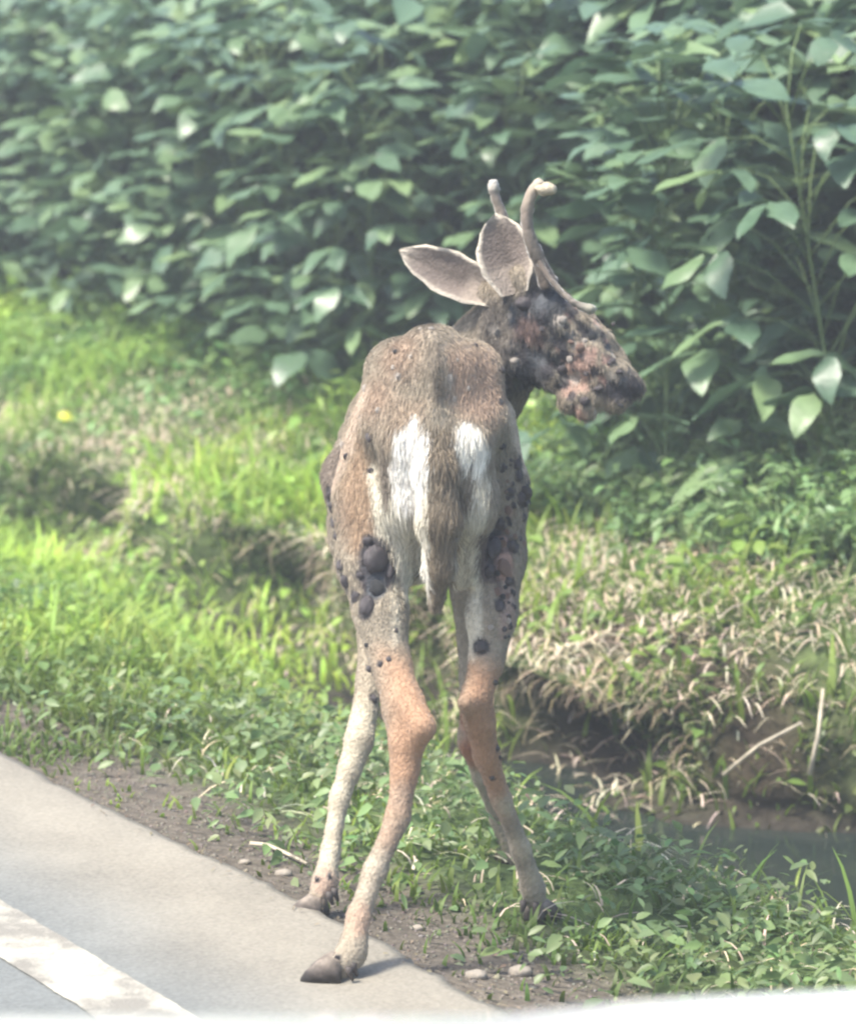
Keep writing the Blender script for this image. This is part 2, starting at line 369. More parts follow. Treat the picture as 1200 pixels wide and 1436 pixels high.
# taller grey-green weeds in front of the beans at the right
n_ = 17000; u = RS.uniform(2.05, 2.85, n_); t = RS.uniform(-2.3, 2.0, n_); p = surf(s_of_u(u), t)
keep = RS.uniform(0, 1, n_) < (.2 + .9 * noise(p, 4, 2, 19) + .5 * smooth(1.9, 2.3, u)) * smooth(-2.4, -1.2, t); p, u, t = p[keep], u[keep], t[keep]; n_ = len(p)
h = RS.uniform(.06, .2, n_) + .22 * RS.uniform(0, 1, n_) * smooth(2.2, 2.7, u); dirs = RS.uniform(0, 6.283, n_)
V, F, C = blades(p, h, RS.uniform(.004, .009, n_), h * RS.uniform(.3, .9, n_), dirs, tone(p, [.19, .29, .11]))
V2, F2, C2 = [], [], []
for j in range(4):
    q = RS.uniform(.2, 1, n_); pp = p + np.stack([np.cos(dirs), np.sin(dirs), 0 * dirs], 1) * (h * .5 * q ** 1.7)[:, None] + np.stack([0 * h, 0 * h, h * q * .9], 1); ln = RS.uniform(.025, .06, n_)
    v_, f_, c_ = leaves(pp, ln, ln * RS.uniform(.25, .5, n_), RS.uniform(0, 6.283, n_), RS.uniform(-.6, .5, n_), RS.normal(0, .4, n_), tone(pp, [.18, .28, .12]))
    F2.append(f_ + sum(len(a_) for a_ in V2)); V2.append(v_); C2.append(c_)
o0 = len(V); V = np.concatenate([V] + V2); F = np.concatenate([F] + [f_ + o0 for f_ in F2]); C = np.concatenate([C] + C2)
link('tall_weeds', mesh_np('tall_weeds', V, F, C, [M_weed]), kind='stuff', label='tall grey-green weeds on the bank in front of the beans')
# moss and tiny leaves on the cut bank
n_ = 42000; t = RS.uniform(-6, T1, n_); s = RS.uniform(s_of_u(1.55), s_of_u(1.95), n_); p = surf(s, t)
keep = RS.uniform(0, 1, n_) < .2 + 1.1 * noise(p, 4.5, 3, 25); p = p[keep]; n_ = len(p)
ln = RS.uniform(.008, .028, n_); V, F, C = leaves(p + RS.normal(0, .009, (n_, 3)), ln, ln * .7, RS.uniform(0, 6.283, n_), RS.uniform(-.8, .8, n_), RS.normal(0, .7, n_), tone(p, [.12, .17, .045], .4, 8, 3))
link('bank_moss_and_weeds', mesh_np('bank_moss', V, F, C, [M_weed]), kind='stuff', label='moss and tiny weeds on the cut face of the bank')
# litter on the gravel strip
n_ = 3600; u = RS.uniform(-.03, .33, n_) ; t = RS.uniform(-4, 1.9, n_); p = surf(s_of_u(u), t) + [0, 0, .004]; p[:, 2] = np.where(u < .015, .008, p[:, 2])
ln = RS.uniform(.004, .024, n_) ** 1.15; V, F, C = leaves(p, ln, ln * RS.uniform(.08, .4, n_), RS.uniform(0, 6.283, n_), RS.uniform(-.1, .3, n_), RS.normal(0, .3, n_), tone(p, [.2, .165, .11], .5, 30, 3))
link('leaf_litter', mesh_np('leaf_litter', V, F, C, [M_dead]), kind='stuff', label='bits of dry leaf and straw on the gravel edge')
# gravel
n_ = 8000; u = RS.uniform(.012, .3, n_); t = RS.uniform(-5, 1.9, n_); p = surf(s_of_u(u), t); p[:, 2] = np.where(u < .01, .005, p[:, 2])
oc = np.array([[1, 0, 0], [-1, 0, 0], [0, 1, 0], [0, -1, 0], [0, 0, 1], [0, 0, -1]], float); of = np.array([[0, 2, 4], [2, 1, 4], [1, 3, 4], [3, 0, 4], [2, 0, 5], [1, 2, 5], [3, 1, 5], [0, 3, 5]])
sz = RS.uniform(.0015, .0048, n_) * (1 + (RS.uniform(0, 1, n_) > .97)); 
V = (p[:, None, :] + oc[None] * sz[:, None, None] * RS.uniform(.6, 1.3, (n_, 6, 1)) * [1, 1, .7]).reshape(-1, 3); F = (of[None] + 6 * np.arange(n_)[:, None, None]).reshape(-1, 3)
link('gravel', mesh_np('gravel', V, F, np.repeat(tone(p, [.15, .135, .11], .35, 20, 3), 6, 0), [mat('gravel_stone', attr='col', rough=.9)], smooth=False), kind='stuff', label='small gravel along the broken road edge')

# ------------------------------------------------------------------ bean plants
GR = [(.075, .135, .08), (.09, .155, .09), (.115, .19, .10), (.17, .25, .11)]
M_leaf = mat('bean_leaf', rough=.4, spec=.55, trans=.22, rnd=GR, noise_amt=.12, noise_scale=40, bump=.15, bump_scale=60)
M_leaf_v = mat('bean_leaf_mass', attr='col', rough=.4, spec=.55, trans=.22)
M_stem = mat('bean_stem', (.13, .19, .07), rough=.6)
def leaf_grid(L_, W_, fold, droop, wav, seg=6, seed=0):
    r = np.random.RandomState(seed); rows = []
    for i in range(seg + 1):
        q = i / seg; wq = (math.sin(math.pi * q ** .72) ** .8 if 0 < q < 1 else 0) * W_ / 2 + .0008
        a_ = droop * q; x = L_ * math.sin(a_) / droop if abs(droop) > 1e-3 else L_ * q; z = -L_ * (1 - math.cos(a_)) / droop if abs(droop) > 1e-3 else 0
        for k in (-1, -.5, 0, .5, 1):
            rows.append((x, k * wq * math.cos(fold), z + abs(k) * wq * math.sin(fold) - (k * k) * wq * .25 + wav * math.sin(q * 9 + k * 2 + seed) * abs(k)))
    V = np.array(rows); fs = []
    for i in range(seg):
        for k in range(4): fs.append((5 * i + k, 5 * i + k + 1, 5 * i + k + 6, 5 * i + k + 5))
    return V, np.array(fs)
LEAFV = [leaf_grid(.115, .060, .35, .3, .003, 6, 1), leaf_grid(.11, .064, .2, .5, .004, 6, 2), leaf_grid(.125, .056, .5, .2, .003, 6, 3), leaf_grid(.1, .050, .1, .4, .004, 6, 4), leaf_grid(.11, .062, .3, .8, .005, 6, 5)]
LEAF_ME = [mesh_np('leaf', v, f, None, [M_leaf]) for v, f in LEAFV]

def tube(path, rad, ns_=6, closed=True):
    path = np.asarray(path, float); n_ = len(path); rad = np.broadcast_to(rad, n_)
    T = np.gradient(path, axis=0); T /= np.linalg.norm(T, axis=1)[:, None] + 1e-9
    ref = np.array([0, 0, 1.]) if abs(T[0][2]) < .9 else np.array([1., 0, 0]); V = []; 
    nrm = np.cross(T[0], ref); nrm /= np.linalg.norm(nrm)
    for i in range(n_):
        nrm = nrm - T[i] * (nrm @ T[i]); nrm /= np.linalg.norm(nrm) + 1e-9; bn = np.cross(T[i], nrm)
        for j in range(ns_):
            a_ = 2 * math.pi * j / ns_; V.append(path[i] + (nrm * math.cos(a_) + bn * math.sin(a_)) * rad[i])
    F = [(i * ns_ + j, i * ns_ + (j + 1) % ns_, (i + 1) * ns_ + (j + 1) % ns_, (i + 1) * ns_ + j) for i in range(n_ - 1) for j in range(ns_)]
    V.append(path[0]); V.append(path[-1]); c0, c1 = len(V) - 2, len(V) - 1
    F += [(c0, (j + 1) % ns_, j, c0) for j in range(ns_)] if False else []
    caps = [[j for j in range(ns_)][::-1], [(n_ - 1) * ns_ + j for j in range(ns_)]]
    return np.array(V[:-2]), F, caps
def tubes_mesh(name, list_, m, ns_=6):
    VV, FF, CC, off = [], [], [], 0
    for path, rad in list_:
        v, f, c = tube(path, rad, ns_); VV.append(v); FF += [tuple(i + off for i in q) for q in f]; CC += [tuple(i + off for i in q) for q in c]; off += len(v)
    me = bpy.data.meshes.new(name); me.from_pydata([tuple(v) for v in np.concatenate(VV)], [], FF + CC)
    me.polygons.foreach_set('use_smooth', [True] * len(me.polygons)); me.materials.append(m); me.update(); return me

def plant_layout(height, nod, seed, spread=.2):
    """petiole paths and leaflet transforms (location, euler) of one plant"""
    r = np.random.RandomState(seed); stems = []; lf = []
    lean = r.normal(0, .06, 2)
    main = np.array([[lean[0] * q ** 1.5, lean[1] * q ** 1.5, height * .9 * q] for q in np.linspace(0, 1, 7)]); stems.append((main, np.linspace(.005, .002, 7)))
    a0 = r.uniform(0, 6.28)
    for i in range(nod):
        q = .04 + .96 * (i + r.uniform(-.3, .3)) / nod; q = min(max(q, .04), 1)
        base = np.array([lean[0] * q ** 1.5, lean[1] * q ** 1.5, height * .9 * q])
        a_ = a0 + i * 2.4 + r.normal(0, .4); reach = r.uniform(.5, 1.15) * spread * (1.15 - .5 * q); rise = r.uniform(.06, .2)
        tip = base + np.array([math.cos(a_) * reach, math.sin(a_) * reach, rise])
        mid = (base + tip) / 2 + np.array([0, 0, .03]); stems.append((np.array([base, mid, tip]), np.array([.0022, .0018, .0014])))
        for k, da in enumerate((0, 1.25, -1.25)):
            o_ = tip + np.array([math.cos(a_), math.sin(a_), 0]) * (.03 if k == 0 else 0)
            lf.append((o_, (r.normal(0, .3), r.uniform(-.3, .38) + (.12 if q < .5 else 0), a_ + da + r.normal(0, .25)), r.uniform(.75, 1.25), r.randint(5)))
    return stems, lf
NV = 7
LAY = [plant_layout(RS.uniform(1.0, 1.18), 40, 100 + i) for i in range(NV)]
STEM_ME = [tubes_mesh('stem', l[0], M_stem, 5) for l in LAY]
def bean_plant(x, y, k, rz, sc, label, group=None, lay=None, stem=None, tilt=(0, 0)):
    r_ = empty('bean_plant', (x, y, gz(x, y) - .01), label, 'bean plant', group)
    r_.rotation_euler = (tilt[0], tilt[1], rz); r_.scale = (sc, sc, sc)
    link('stem', stem or STEM_ME[k], r_)
    for (o_, e_, s_, v_) in (lay or LAY[k])[1]:
        lf = link('leaf', LEAF_ME[v_], r_); lf.location = o_; lf.rotation_euler = e_; lf.scale = (s_ * 1.18, s_ * 1.18, s_ * 1.18)
n_pl = 0
for row, u0 in enumerate((2.54, 2.82)):
    tr = -8.2
    while tr < .9:
        tr += RS.uniform(.19, .27)
        uu_ = u0 + RS.normal(0, .05) + .42 * float(smooth(-3.2, -1.4, np.array([tr]))[0]); x, y = ut(uu_, tr)
        bean_plant(float(x), float(y), RS.randint(NV), RS.uniform(0, 6.28), RS.uniform(.9, 1.08), 'leafy green bean plant in the dense edge of the field behind the verge', 'bean plants along the edge of the field', tilt=(RS.normal(0, .06), RS.normal(0, .06)))
        n_pl += 1
for px_, y_p, k_, lab in [(838, 7.75, 0, 'bean plant with broad pale leaves reaching out just right of the antlers'), (930, 7.5, 2, 'leggy bean plant standing between the deer\'s nose and the tall weeds'),
                          (1060, 7.75, 4, 'bean plant leaning left above the tall grey-green weeds'), (1190, 7.3, 5, 'bean plant cut by the right edge of the picture')]:
    q_ = P(px_, 600, y_p + .45); bean_plant(float(q_[0]), float(q_[1]), k_, px_ * .01, 1.08, lab, tilt=(.12, -.08))
# the rest of the field: one mass of leaflets
def mass(n_, u0, u1, t0, t1, h0, h1, ln0, name, lab, power=.6, cols=GR):
    u = RS.uniform(u0, u1, n_); t = RS.uniform(t0, t1, n_); q = RS.uniform(0, 1, n_) ** power
    x, y = ut(u, t); p = np.stack([x, y, np.interp(u, PR[:, 0], PR[:, 1]) + h0 + (h1 - h0) * q], 1)
    p[:, 2] += .09 * noise(p * [1, 1, 0], 2.6, 2, 8) * q
    c = np.array(cols)[RS.randint(0, len(cols), n_)] * (1 + RS.normal(0, .12, (n_, 1)))
    ln = ln0 * RS.uniform(.75, 1.25, n_)
    V, F, C = leaves(p, ln, ln * .68, RS.uniform(0, 6.283, n_), RS.uniform(-.55, .25, n_), RS.normal(0, .35, n_), c)
    link(name, mesh_np(name, V, F, C, [M_leaf_v]), kind='stuff', label=lab)
mass(80000, 2.75, 5.2, -13, 2.5, .1, 1.2, .13, 'bean_field', 'dense green bean crop filling the field behind the front plants', .5)
mass(45000, 5.2, 30, -60, 30, .75, 1.18, .2, 'far_bean_field', 'green bean crop stretching away across the field', .5)

# ------------------------------------------------------------------ the deer
def rgb(*c): return np.array([((v / 255) ** 2.2) for v in c])
DEER0 = Vector((0.02, 5.05, 0))
deer = empty('deer', DEER0, 'thin brown buck deer with dark warty growths, seen from behind with its head turned right', 'deer')
prims = []
def chain(pts, k=.02, sq=None):
    for a_, b_ in zip(pts[:-1], pts[1:]): f_ = [.9 if q_[1] > 920 else .95 if q_[1] > 840 else 1 for q_ in (a_, b_)]; prims.append((P(*a_[:3]), P(*b_[:3]), a_[3] * f_[0], b_[3] * f_[1], k))
# trunk
chain([(608, 560, 4.99, .075), (602, 612, 5.2, .090), (588, 642, 5.45, .102), (596, 620, 5.68, .09)], .04)
chain([(606, 660, 5.05, .06), (595, 690, 5.3, .082), (590, 690, 5.55, .08)], .04)
chain([(606, 500, 4.96, .025), (602, 492, 5.15, .022), (598, 492, 5.4, .022), (603, 500, 5.6, .03)], .03)
chain([(558, 508, 5.05, .026), (555, 518, 4.97, .025), (548, 590, 4.93, .04)], .035)
chain([(661, 510, 5.05, .026), (664, 520, 4.97, .025), (668, 590, 4.93, .04)], .035)
chain([(607, 520, 4.93, .055), (607, 600, 4.92, .055)], .04)
chain([(577, 620, 4.885, .036), (578, 700, 4.9, .038), (585, 790, 4.95, .024)], .025)
chain([(650, 620, 4.885, .033), (652, 700, 4.9, .038), (645, 800, 4.95, .022)], .025)
# ribs and shoulder on the left
chain([(515, 620, 5.5, .035), (488, 670, 5.42, .028), (498, 760, 5.35, .035)], .03)
# hind left leg
chain([(548, 600, 4.99, .06), (527, 700, 4.97, .052), (521, 790, 4.93, .040), (533, 860, 4.89, .029), (548, 930, 4.85, .024)], .03)
chain([(548, 930, 4.85, .024), (572, 985, 4.79, .021), (594, 1020, 4.74, .017)], .014)
chain([(536, 900, 4.87, .02), (562, 1000, 4.80, .024), (568, 1040, 4.775, .022), (568, 1080, 4.765, .0185), (558, 1146, 4.74, .0165), (526, 1220, 4.70, .0155), (503, 1285, 4.67, .0155), (493, 1338, 4.645, .021)], .014)
chain([(594, 1020, 4.74, .016), (578, 1052, 4.765, .014)], .012)
chain([(493, 1338, 4.645, .021), (474, 1358, 4.63, .0175), (462, 1368, 4.62, .015)], .012)
# hind right leg
chain([(664, 600, 5.0, .055), (691, 690, 5.02, .041), (694, 780, 5.0, .033), (690, 860, 4.97, .027), (682, 930, 4.95, .021)], .03)
chain([(682, 930, 4.95, .021), (668, 975, 4.93, .021), (672, 1010, 4.95, .023), (682, 1060, 4.98, .018), (702, 1120, 5.02, .0145), (730, 1190, 5.06, .014), (747, 1246, 5.09, .018), (752, 1272, 5.1, .014)], .014)
chain([(652, 985, 4.90, .012), (668, 1010, 4.94, .016)], .012)
# fore left leg
chain([(520, 690, 5.5, .05), (522, 800, 5.38, .034), (524, 890, 5.28, .024), (519, 955, 5.2, .0205), (503, 1040, 5.13, .0215), (490, 1080, 5.11, .017), (476, 1118, 5.09, .0145), (463, 1196, 5.05, .0145), (456, 1236, 5.02, .019), (446, 1258, 5.0, .015)], .014)
# fore right leg
chain([(640, 700, 5.55, .05), (664, 830, 5.48, .034), (664, 950, 5.45, .022), (660, 1040, 5.45, .021), (676, 1090, 5.47, .014), (700, 1150, 5.5, .014), (714, 1200, 5.5, .016), (718, 1230, 5.5, .013)], .014)
# neck and head
chain([(630, 560, 5.66, .085), (672, 528, 5.68, .072), (700, 490, 5.66, .058), (716, 455, 5.62, .05)], .04)
chain([(722, 440, 5.6, .046), (757, 440, 5.57, .045), (790, 470, 5.54, .036), (825, 500, 5.52, .031), (856, 526, 5.5, .022), (886, 543, 5.485, .0145)], .02)
chain([(735, 490, 5.58, .042), (775, 520, 5.55, .026), (820, 552, 5.52, .021), (864, 558, 5.495, .015)], .02)
chain([(770, 442, 5.535, .034), (804, 456, 5.525, .027), (832, 482, 5.51, .022), (858, 512, 5.5, .016)], .02)
chain([(800, 560, 5.515, .018), (822, 572, 5.505, .016)], .015)
chain([(690, 410, 5.6, .02), (712, 430, 5.59, .03)], .015)
chain([(728, 388, 5.55, .02), (745, 410, 5.55, .03)], .015)
chain([(772, 425, 5.52, .016), (792, 438, 5.51, .014)], .012)     # brow
# tail
chain([(608, 585, 4.88, .022), (612, 660, 4.84, .024), (615, 730, 4.825, .024), (615, 795, 4.825, .016), (611, 850, 4.835, .006)], .014)

H = .0062
lo = np.min([np.minimum(a, b) - max(ra, rb) for a, b, ra, rb, k in prims], 0) - .03
hi = np.max([np.maximum(a, b) + max(ra, rb) for a, b, ra, rb, k in prims], 0) + .03
N = np.ceil((hi - lo) / H).astype(int) + 1
G = np.full(N, .2, np.float32)
ax = [lo[i] + H * np.arange(N[i]) for i in range(3)]
def carve(prs):
    for a, b, ra, rb, k in prims:
        m_ = max(ra, rb) + k * 2 + .012
        l_ = np.maximum(((np.minimum(a, b) - m_ - lo) / H).astype(int), 0); h_ = np.minimum(((np.maximum(a, b) + m_ - lo) / H).astype(int) + 2, N)
        X, Y, Z = np.meshgrid(*[ax[i][l_[i]:h_[i]] for i in range(3)], indexing='ij', sparse=True)
        ab = b - a; q = ((X - a[0]) * ab[0] + (Y - a[1]) * ab[1] + (Z - a[2]) * ab[2]) / (ab @ ab + 1e-12); q = np.clip(q, 0, 1)
        d = np.sqrt((X - a[0] - q * ab[0]) ** 2 + (Y - a[1] - q * ab[1]) ** 2 + (Z - a[2] - q * ab[2]) ** 2) - (ra + (rb - ra) * q)
        sl = tuple(slice(l_[i], h_[i]) for i in range(3)); g = G[sl]
        hh_ = np.clip(.5 + .5 * (g - d) / k, 0, 1); G[sl] = np.where(g > .19, np.minimum(g, d), g * (1 - hh_) + d * hh_ - k * hh_ * (1 - hh_))
carve(prims)
def surface_nets(G, lo, H):
    S = G < 0; nx, ny, nz = G.shape
    acc = np.zeros((nx - 1, ny - 1, nz - 1, 3)); cnt = np.zeros((nx - 1, ny - 1, nz - 1))
    act = {}
    corners = [(i, j, k) for i in (0, 1) for j in (0, 1) for k in (0, 1)]
    def sub(A, c): return A[c[0]:nx - 1 + c[0], c[1]:ny - 1 + c[1], c[2]:nz - 1 + c[2]]
    mn = np.minimum.reduce([sub(G, c) for c in corners]); mx = np.maximum.reduce([sub(G, c) for c in corners])
    cells = np.argwhere((mn < 0) & (mx >= 0)); idx = -np.ones((nx - 1, ny - 1, nz - 1), int); idx[tuple(cells.T)] = np.arange(len(cells))
    pos = np.zeros((len(cells), 3)); c_ = np.zeros(len(cells))
    for i1 in range(8):
        for i2 in range(i1 + 1, 8):
            c1, c2 = np.array(corners[i1]), np.array(corners[i2])
            if np.abs(c1 - c2).sum() != 1: continue
            g1 = G[tuple((cells + c1).T)]; g2 = G[tuple((cells + c2).T)]; m = (g1 < 0) != (g2 < 0)
            f = np.where(m, g1 / np.where(m, g1 - g2, 1), 0)
            pos += np.where(m[:, None], c1 + (c2 - c1) * f[:, None], 0); c_ += m
    V = lo + H * (cells + pos / c_[:, None]); F = []
    for axn in range(3):
        s1 = [slice(None)] * 3; s2 = [slice(None)] * 3; s1[axn] = slice(0, -1); s2[axn] = slice(1, None)
        A, B = S[tuple(s1)], S[tuple(s2)]
        for flip, e in ((False, np.argwhere(A & ~B)), (True, np.argwhere(~A & B))):
            e = e[(e[:, (axn + 1) % 3] > 0) & (e[:, (axn + 2) % 3] > 0)]
            o1 = np.zeros(3, int); o1[(axn + 1) % 3] = 1; o2 = np.zeros(3, int); o2[(axn + 2) % 3] = 1
            q = np.stack([idx[tuple((e - o1 - o2).T)], idx[tuple((e - o2).T)], idx[tuple(e.T)], idx[tuple((e - o1).T)]], 1)
            F.append(q[:, ::-1] if flip else q)
    return V, np.concatenate(F)
# growths run together with the skin of the head: swell them out of the surface
FACE = [(735, 425, 17, 'dark', .8), (765, 420, 20, 'grey', .7), (795, 425, 14, 'dark', .8), (722, 435, 9, 'grey'), (712, 420, 8, 'grey'), (748, 412, 10, 'dark'), (695, 460, 9, 'pale', .9), (716, 440, 6, 'pale'), (788, 448, 9, 'pale', .8), (800, 470, 10, 'grey'), (782, 470, 9, 'dark'),
           (815, 460, 9, 'dark', .8), (830, 472, 8, 'grey', 1.2), (845, 470, 7, 'dark'), (850, 485, 7, 'grey', 1.2), (795, 495, 12, 'dark'), (815, 488, 9, 'pink'), (830, 495, 11, 'pink', 1.2), (812, 512, 12, 'pink'), (848, 505, 8, 'pink', 1.5), (790, 518, 10, 'dark'), (808, 530, 9, 'pale', .6), (840, 520, 8, 'dark', 1.2),
           (855, 528, 9, 'pale', 1.1), (868, 522, 7, 'dark', .6), (875, 535, 9, 'grey', .8), (888, 540, 9, 'dark', .8), (862, 548, 12, 'dark', .6), (838, 545, 10, 'dark', .6), (820, 545, 9, 'pink', .7), (795, 540, 6, 'dark'), (802, 555, 9, 'dark', .7), (820, 562, 10, 'dark', .8), (815, 578, 13, 'pink', .6), (838, 572, 13, 'pale', .6), (800, 588, 6, 'pink', .6), (870, 568, 6, 'grey', .5),
           (735, 500, 16, 'dark', 1.1), (755, 505, 18, 'grey', 1.0), (768, 522, 14, 'dark'), (722, 505, 9, 'pale', .6), (712, 492, 6, 'dark'), (725, 530, 17, 'grey', 1.0), (745, 540, 15, 'dark', .9), (712, 540, 10, 'dark', 1.2), (760, 490, 8, 'dark'), (708, 560, 8, 'grey', 1.3), (733, 475, 6, 'dark'), (702, 520, 7, 'dark'), (775, 545, 9, 'grey', .8), (858, 498, 5, 'pale', 1.4), (778, 455, 6, 'grey'), (820, 478, 5, 'pale'), (805, 483, 5, 'pale', .8)]
FLANK = [(468, 712, 8, 'dark', 1.5), (474, 752, 7, 'dark', 1.3), (478, 792, 8, 'dark', 1.4), (486, 815, 9, 'dark', 1.5), (500, 838, 9, 'dark', 1.4), (505, 806, 7, 'dark'), (724, 668, 9, 'dark', 1.3), (728, 700, 9, 'dark', 1.6), (714, 690, 8, 'dark', 1.2), (720, 770, 7, 'dark', 1.4), (712, 815, 8, 'dark', 1.2), (698, 830, 7, 'pink', 1.2), (552, 515, 5, 'pale'), (577, 500, 4, 'pale'), (640, 505, 4, 'pale'), (655, 545, 5, 'pale', 1.3), (530, 575, 5, 'pale', 1.3), (526, 785, 22, 'dark', 1.3), (516, 760, 10, 'dark'), (481, 842, 11, 'dark', 2.0), (515, 850, 13, 'dark', 1.6), (466, 695, 10, 'dark', 1.5), (487, 640, 7, 'dark'), (519, 612, 8, 'dark', 1.3),
           (441, 634, 8, 'dark', 1.5), (470, 735, 7, 'dark', 1.6), (545, 800, 9, 'dark', 1.6), (520, 660, 6, 'dark'), (735, 692, 13, 'dark', 1.3), (722, 650, 10, 'dark', 1.1), (702, 625, 7, 'dark'), (691, 768, 15, 'dark', 1.5),
           (706, 795, 12, 'pink', 1.6), (700, 735, 9, 'dark', 1.4), (712, 715, 7, 'pink', 1.4), (686, 800, 9, 'dark', 1.4), (676, 907, 12, 'dark'), (700, 850, 8, 'dark', 1.4), (718, 905, 9, 'dark', 2.2), (714, 945, 6, 'dark', 2), (719, 832, 5, 'dark', 1.4), (726, 600, 7, 'dark', 1.4), (700, 565, 7, 'grey', 1.2),
           (688, 880, 6, 'pale'), (712, 870, 5, 'pale', 1.5), (520, 938, 7, 'dark'), (534, 932, 5, 'dark', 1.2), (545, 925, 5, 'dark'), (523, 980, 7, 'dark'), (515, 905, 5, 'grey'), (555, 885, 4, 'dark', 1.8), (693, 957, 6, 'dark'), (696, 1050, 6, 'dark'), (700, 1062, 4, 'dark'), (661, 643, 5, 'dark', 1.4),
           (560, 527, 7, 'pale'), (556, 494, 6, 'grey'), (630, 530, 6, 'pale', 1.4), (636, 560, 4, 'pale', 2), (513, 545, 6, 'pale', 1.5), (482, 625, 6, 'pale', 1.6), (445, 1234, 4.5, 'dark', .7), (462, 1230, 3.5, 'grey', 1.4), (500, 1215, 5, 'grey'), (690, 1090, 4, 'dark'), (473, 1345, 5, 'dark', 1.6),
           (733, 725, 6, 'dark', 1.5), (728, 755, 5, 'dark'), (716, 765, 8, 'dark', 1.3), (705, 762, 7, 'pink', 1.2), (480, 880, 6, 'dark', 2.0), (585, 790, 4, 'dark', 2.4), (528, 825, 14, 'grey', 1.3), (605, 462, 6, 'pale', .7), (590, 462, 5, 'pale', .8)]
BV, BF = surface_nets(G, lo, H)
_b = BVHTree.FromPolygons([tuple(v) for v in BV], [tuple(f) for f in BF]); _rr = random.Random(4); lumps = []; LUMP = []
_all = [(_rr.gauss(785, 45), _rr.gauss(490, 36), _rr.uniform(4, 9), _rr.choice(['dark', 'dark', 'dark', 'grey', 'pink', 'pale'])) for _ in range(130)]
_all = [(a_, b_, c_, ('dark' if (a_ * 7 + b_) % 3 < 2 else 'grey') if (a_ < 772 and b_ > 478) or b_ < 430 else d_) for a_, b_, c_, d_ in _all] + FACE
for g_ in _all:
    o_ = Vector((0, 0, CAM_Z)); h_ = _b.ray_cast(o_, (Vector(P(g_[0], g_[1], 5.3)) - o_).normalized())
    if h_[0] is None:
        nr = _b.find_nearest(Vector(P(g_[0], g_[1], 5.5)))
        if nr[3] > .03: continue
        c = nr[0].lerp(Vector(P(g_[0], g_[1], nr[0].y)), .7)
    else:
        if h_[0].y < 5.35: continue
        c = h_[0]
    r_ = g_[2] / 850 * .8; n_o = h_[1] if h_[0] is not None else Vector((0, -1, 0))
    if n_o.y > 0: n_o = -n_o
    c = np.array(c + n_o * r_ * .5); lumps.append((c - [r_ * .3, 0, 0], c + [r_ * .3, 0, 0], r_, r_ * .9, .006)); LUMP.append((c, r_ * 1.2, g_[3]))
for g_ in FLANK:
    o_ = Vector((0, 0, CAM_Z)); h_ = _b.ray_cast(o_, (Vector(P(g_[0], g_[1], 5.0)) - o_).normalized())
    if h_[0] is None: continue
    st = g_[4] if len(g_) > 4 else 1; r_ = g_[2] / 940 * h_[0].y / 4.95; c = np.array(h_[0]) - [0, r_ * .1, 0]
    v_ = np.array([0, 0, r_ * max(st - .8, 0)])
    for q_ in range(3 if r_ > .009 else 1):
        o2 = np.array([_rr.uniform(-.45, .45), 0, _rr.uniform(-.5, .5)]) * r_ * (r_ > .009); lumps.append((c - v_ * .8 + o2, c + v_ * .8 + o2, r_ * .5, r_ * .42, .009))
    for kk in (-1, 0, 1): LUMP.append((c + v_ * kk, r_ * 1.15, g_[3]))
carve(lumps)
BV, BF = surface_nets(G, lo, H)
# slight relaxing
def relax(V, F, it=2):
    for _ in range(it):
        s_ = np.zeros_like(V); c = np.zeros(len(V))
        for i in range(4):
            for j in ((i + 1) % 4,):
                np.add.at(s_, F[:, i], V[F[:, j]]); np.add.at(c, F[:, i], 1); np.add.at(s_, F[:, j], V[F[:, i]]); np.add.at(c, F[:, j], 1)
        V = V * .5 + .5 * s_ / np.maximum(c, 1)[:, None]
    return V
BV = relax(BV, BF, 1)
_lw = smooth(.5, .36, BV[:, 2])[:, None] * .9
BV = BV * (1 - _lw) + relax(BV, BF, 10) * _lw
def vnormals(V, F):
    n_ = np.cross(V[F[:, 2]] - V[F[:, 0]], V[F[:, 3]] - V[F[:, 1]]); N_ = np.zeros_like(V)
    for i in range(4): np.add.at(N_, F[:, i], n_)
    return N_ / (np.linalg.norm(N_, axis=1)[:, None] + 1e-12)
BN = vnormals(BV, BF)
# gaunt relief: ribs, muscle hollows
rel = (.0022 * noise(BV, 22, 2, 4) + .001 * noise(BV, 60, 2, 2)) * (.3 + .7 * smooth(.35, .6, BV[:, 2]))
rib = np.exp(-((BV[:, 2] - .72) / .13) ** 2) * smooth(5.1, 5.2, BV[:, 1]) * (1 - smooth(5.6, 5.7, BV[:, 1]))
_hx, _hy = to_px(BV); _sp = smooth(455, 480, _hy) * smooth(610, 540, _hy) * (BV[:, 1] < 5.5)
rel += _sp * (.007 * np.exp(-((_hx - 608) / 9) ** 2) - .006 * np.exp(-((np.abs(_hx - 608) - 32) / 17) ** 2))
_hd = smooth(5.35, 5.42, BV[:, 1]) * (_hx > 690) * smooth(620, 590, _hy)
rel += _hd * (.0045 * noise(BV, 55, 2, 8) + .003 * noise(BV, 140, 2, 8))
rel += .004 * rib * np.sin(BV[:, 1] * 170 + BV[:, 2] * 25)
BV = BV + BN * rel[:, None]; BN = vnormals(BV, BF)

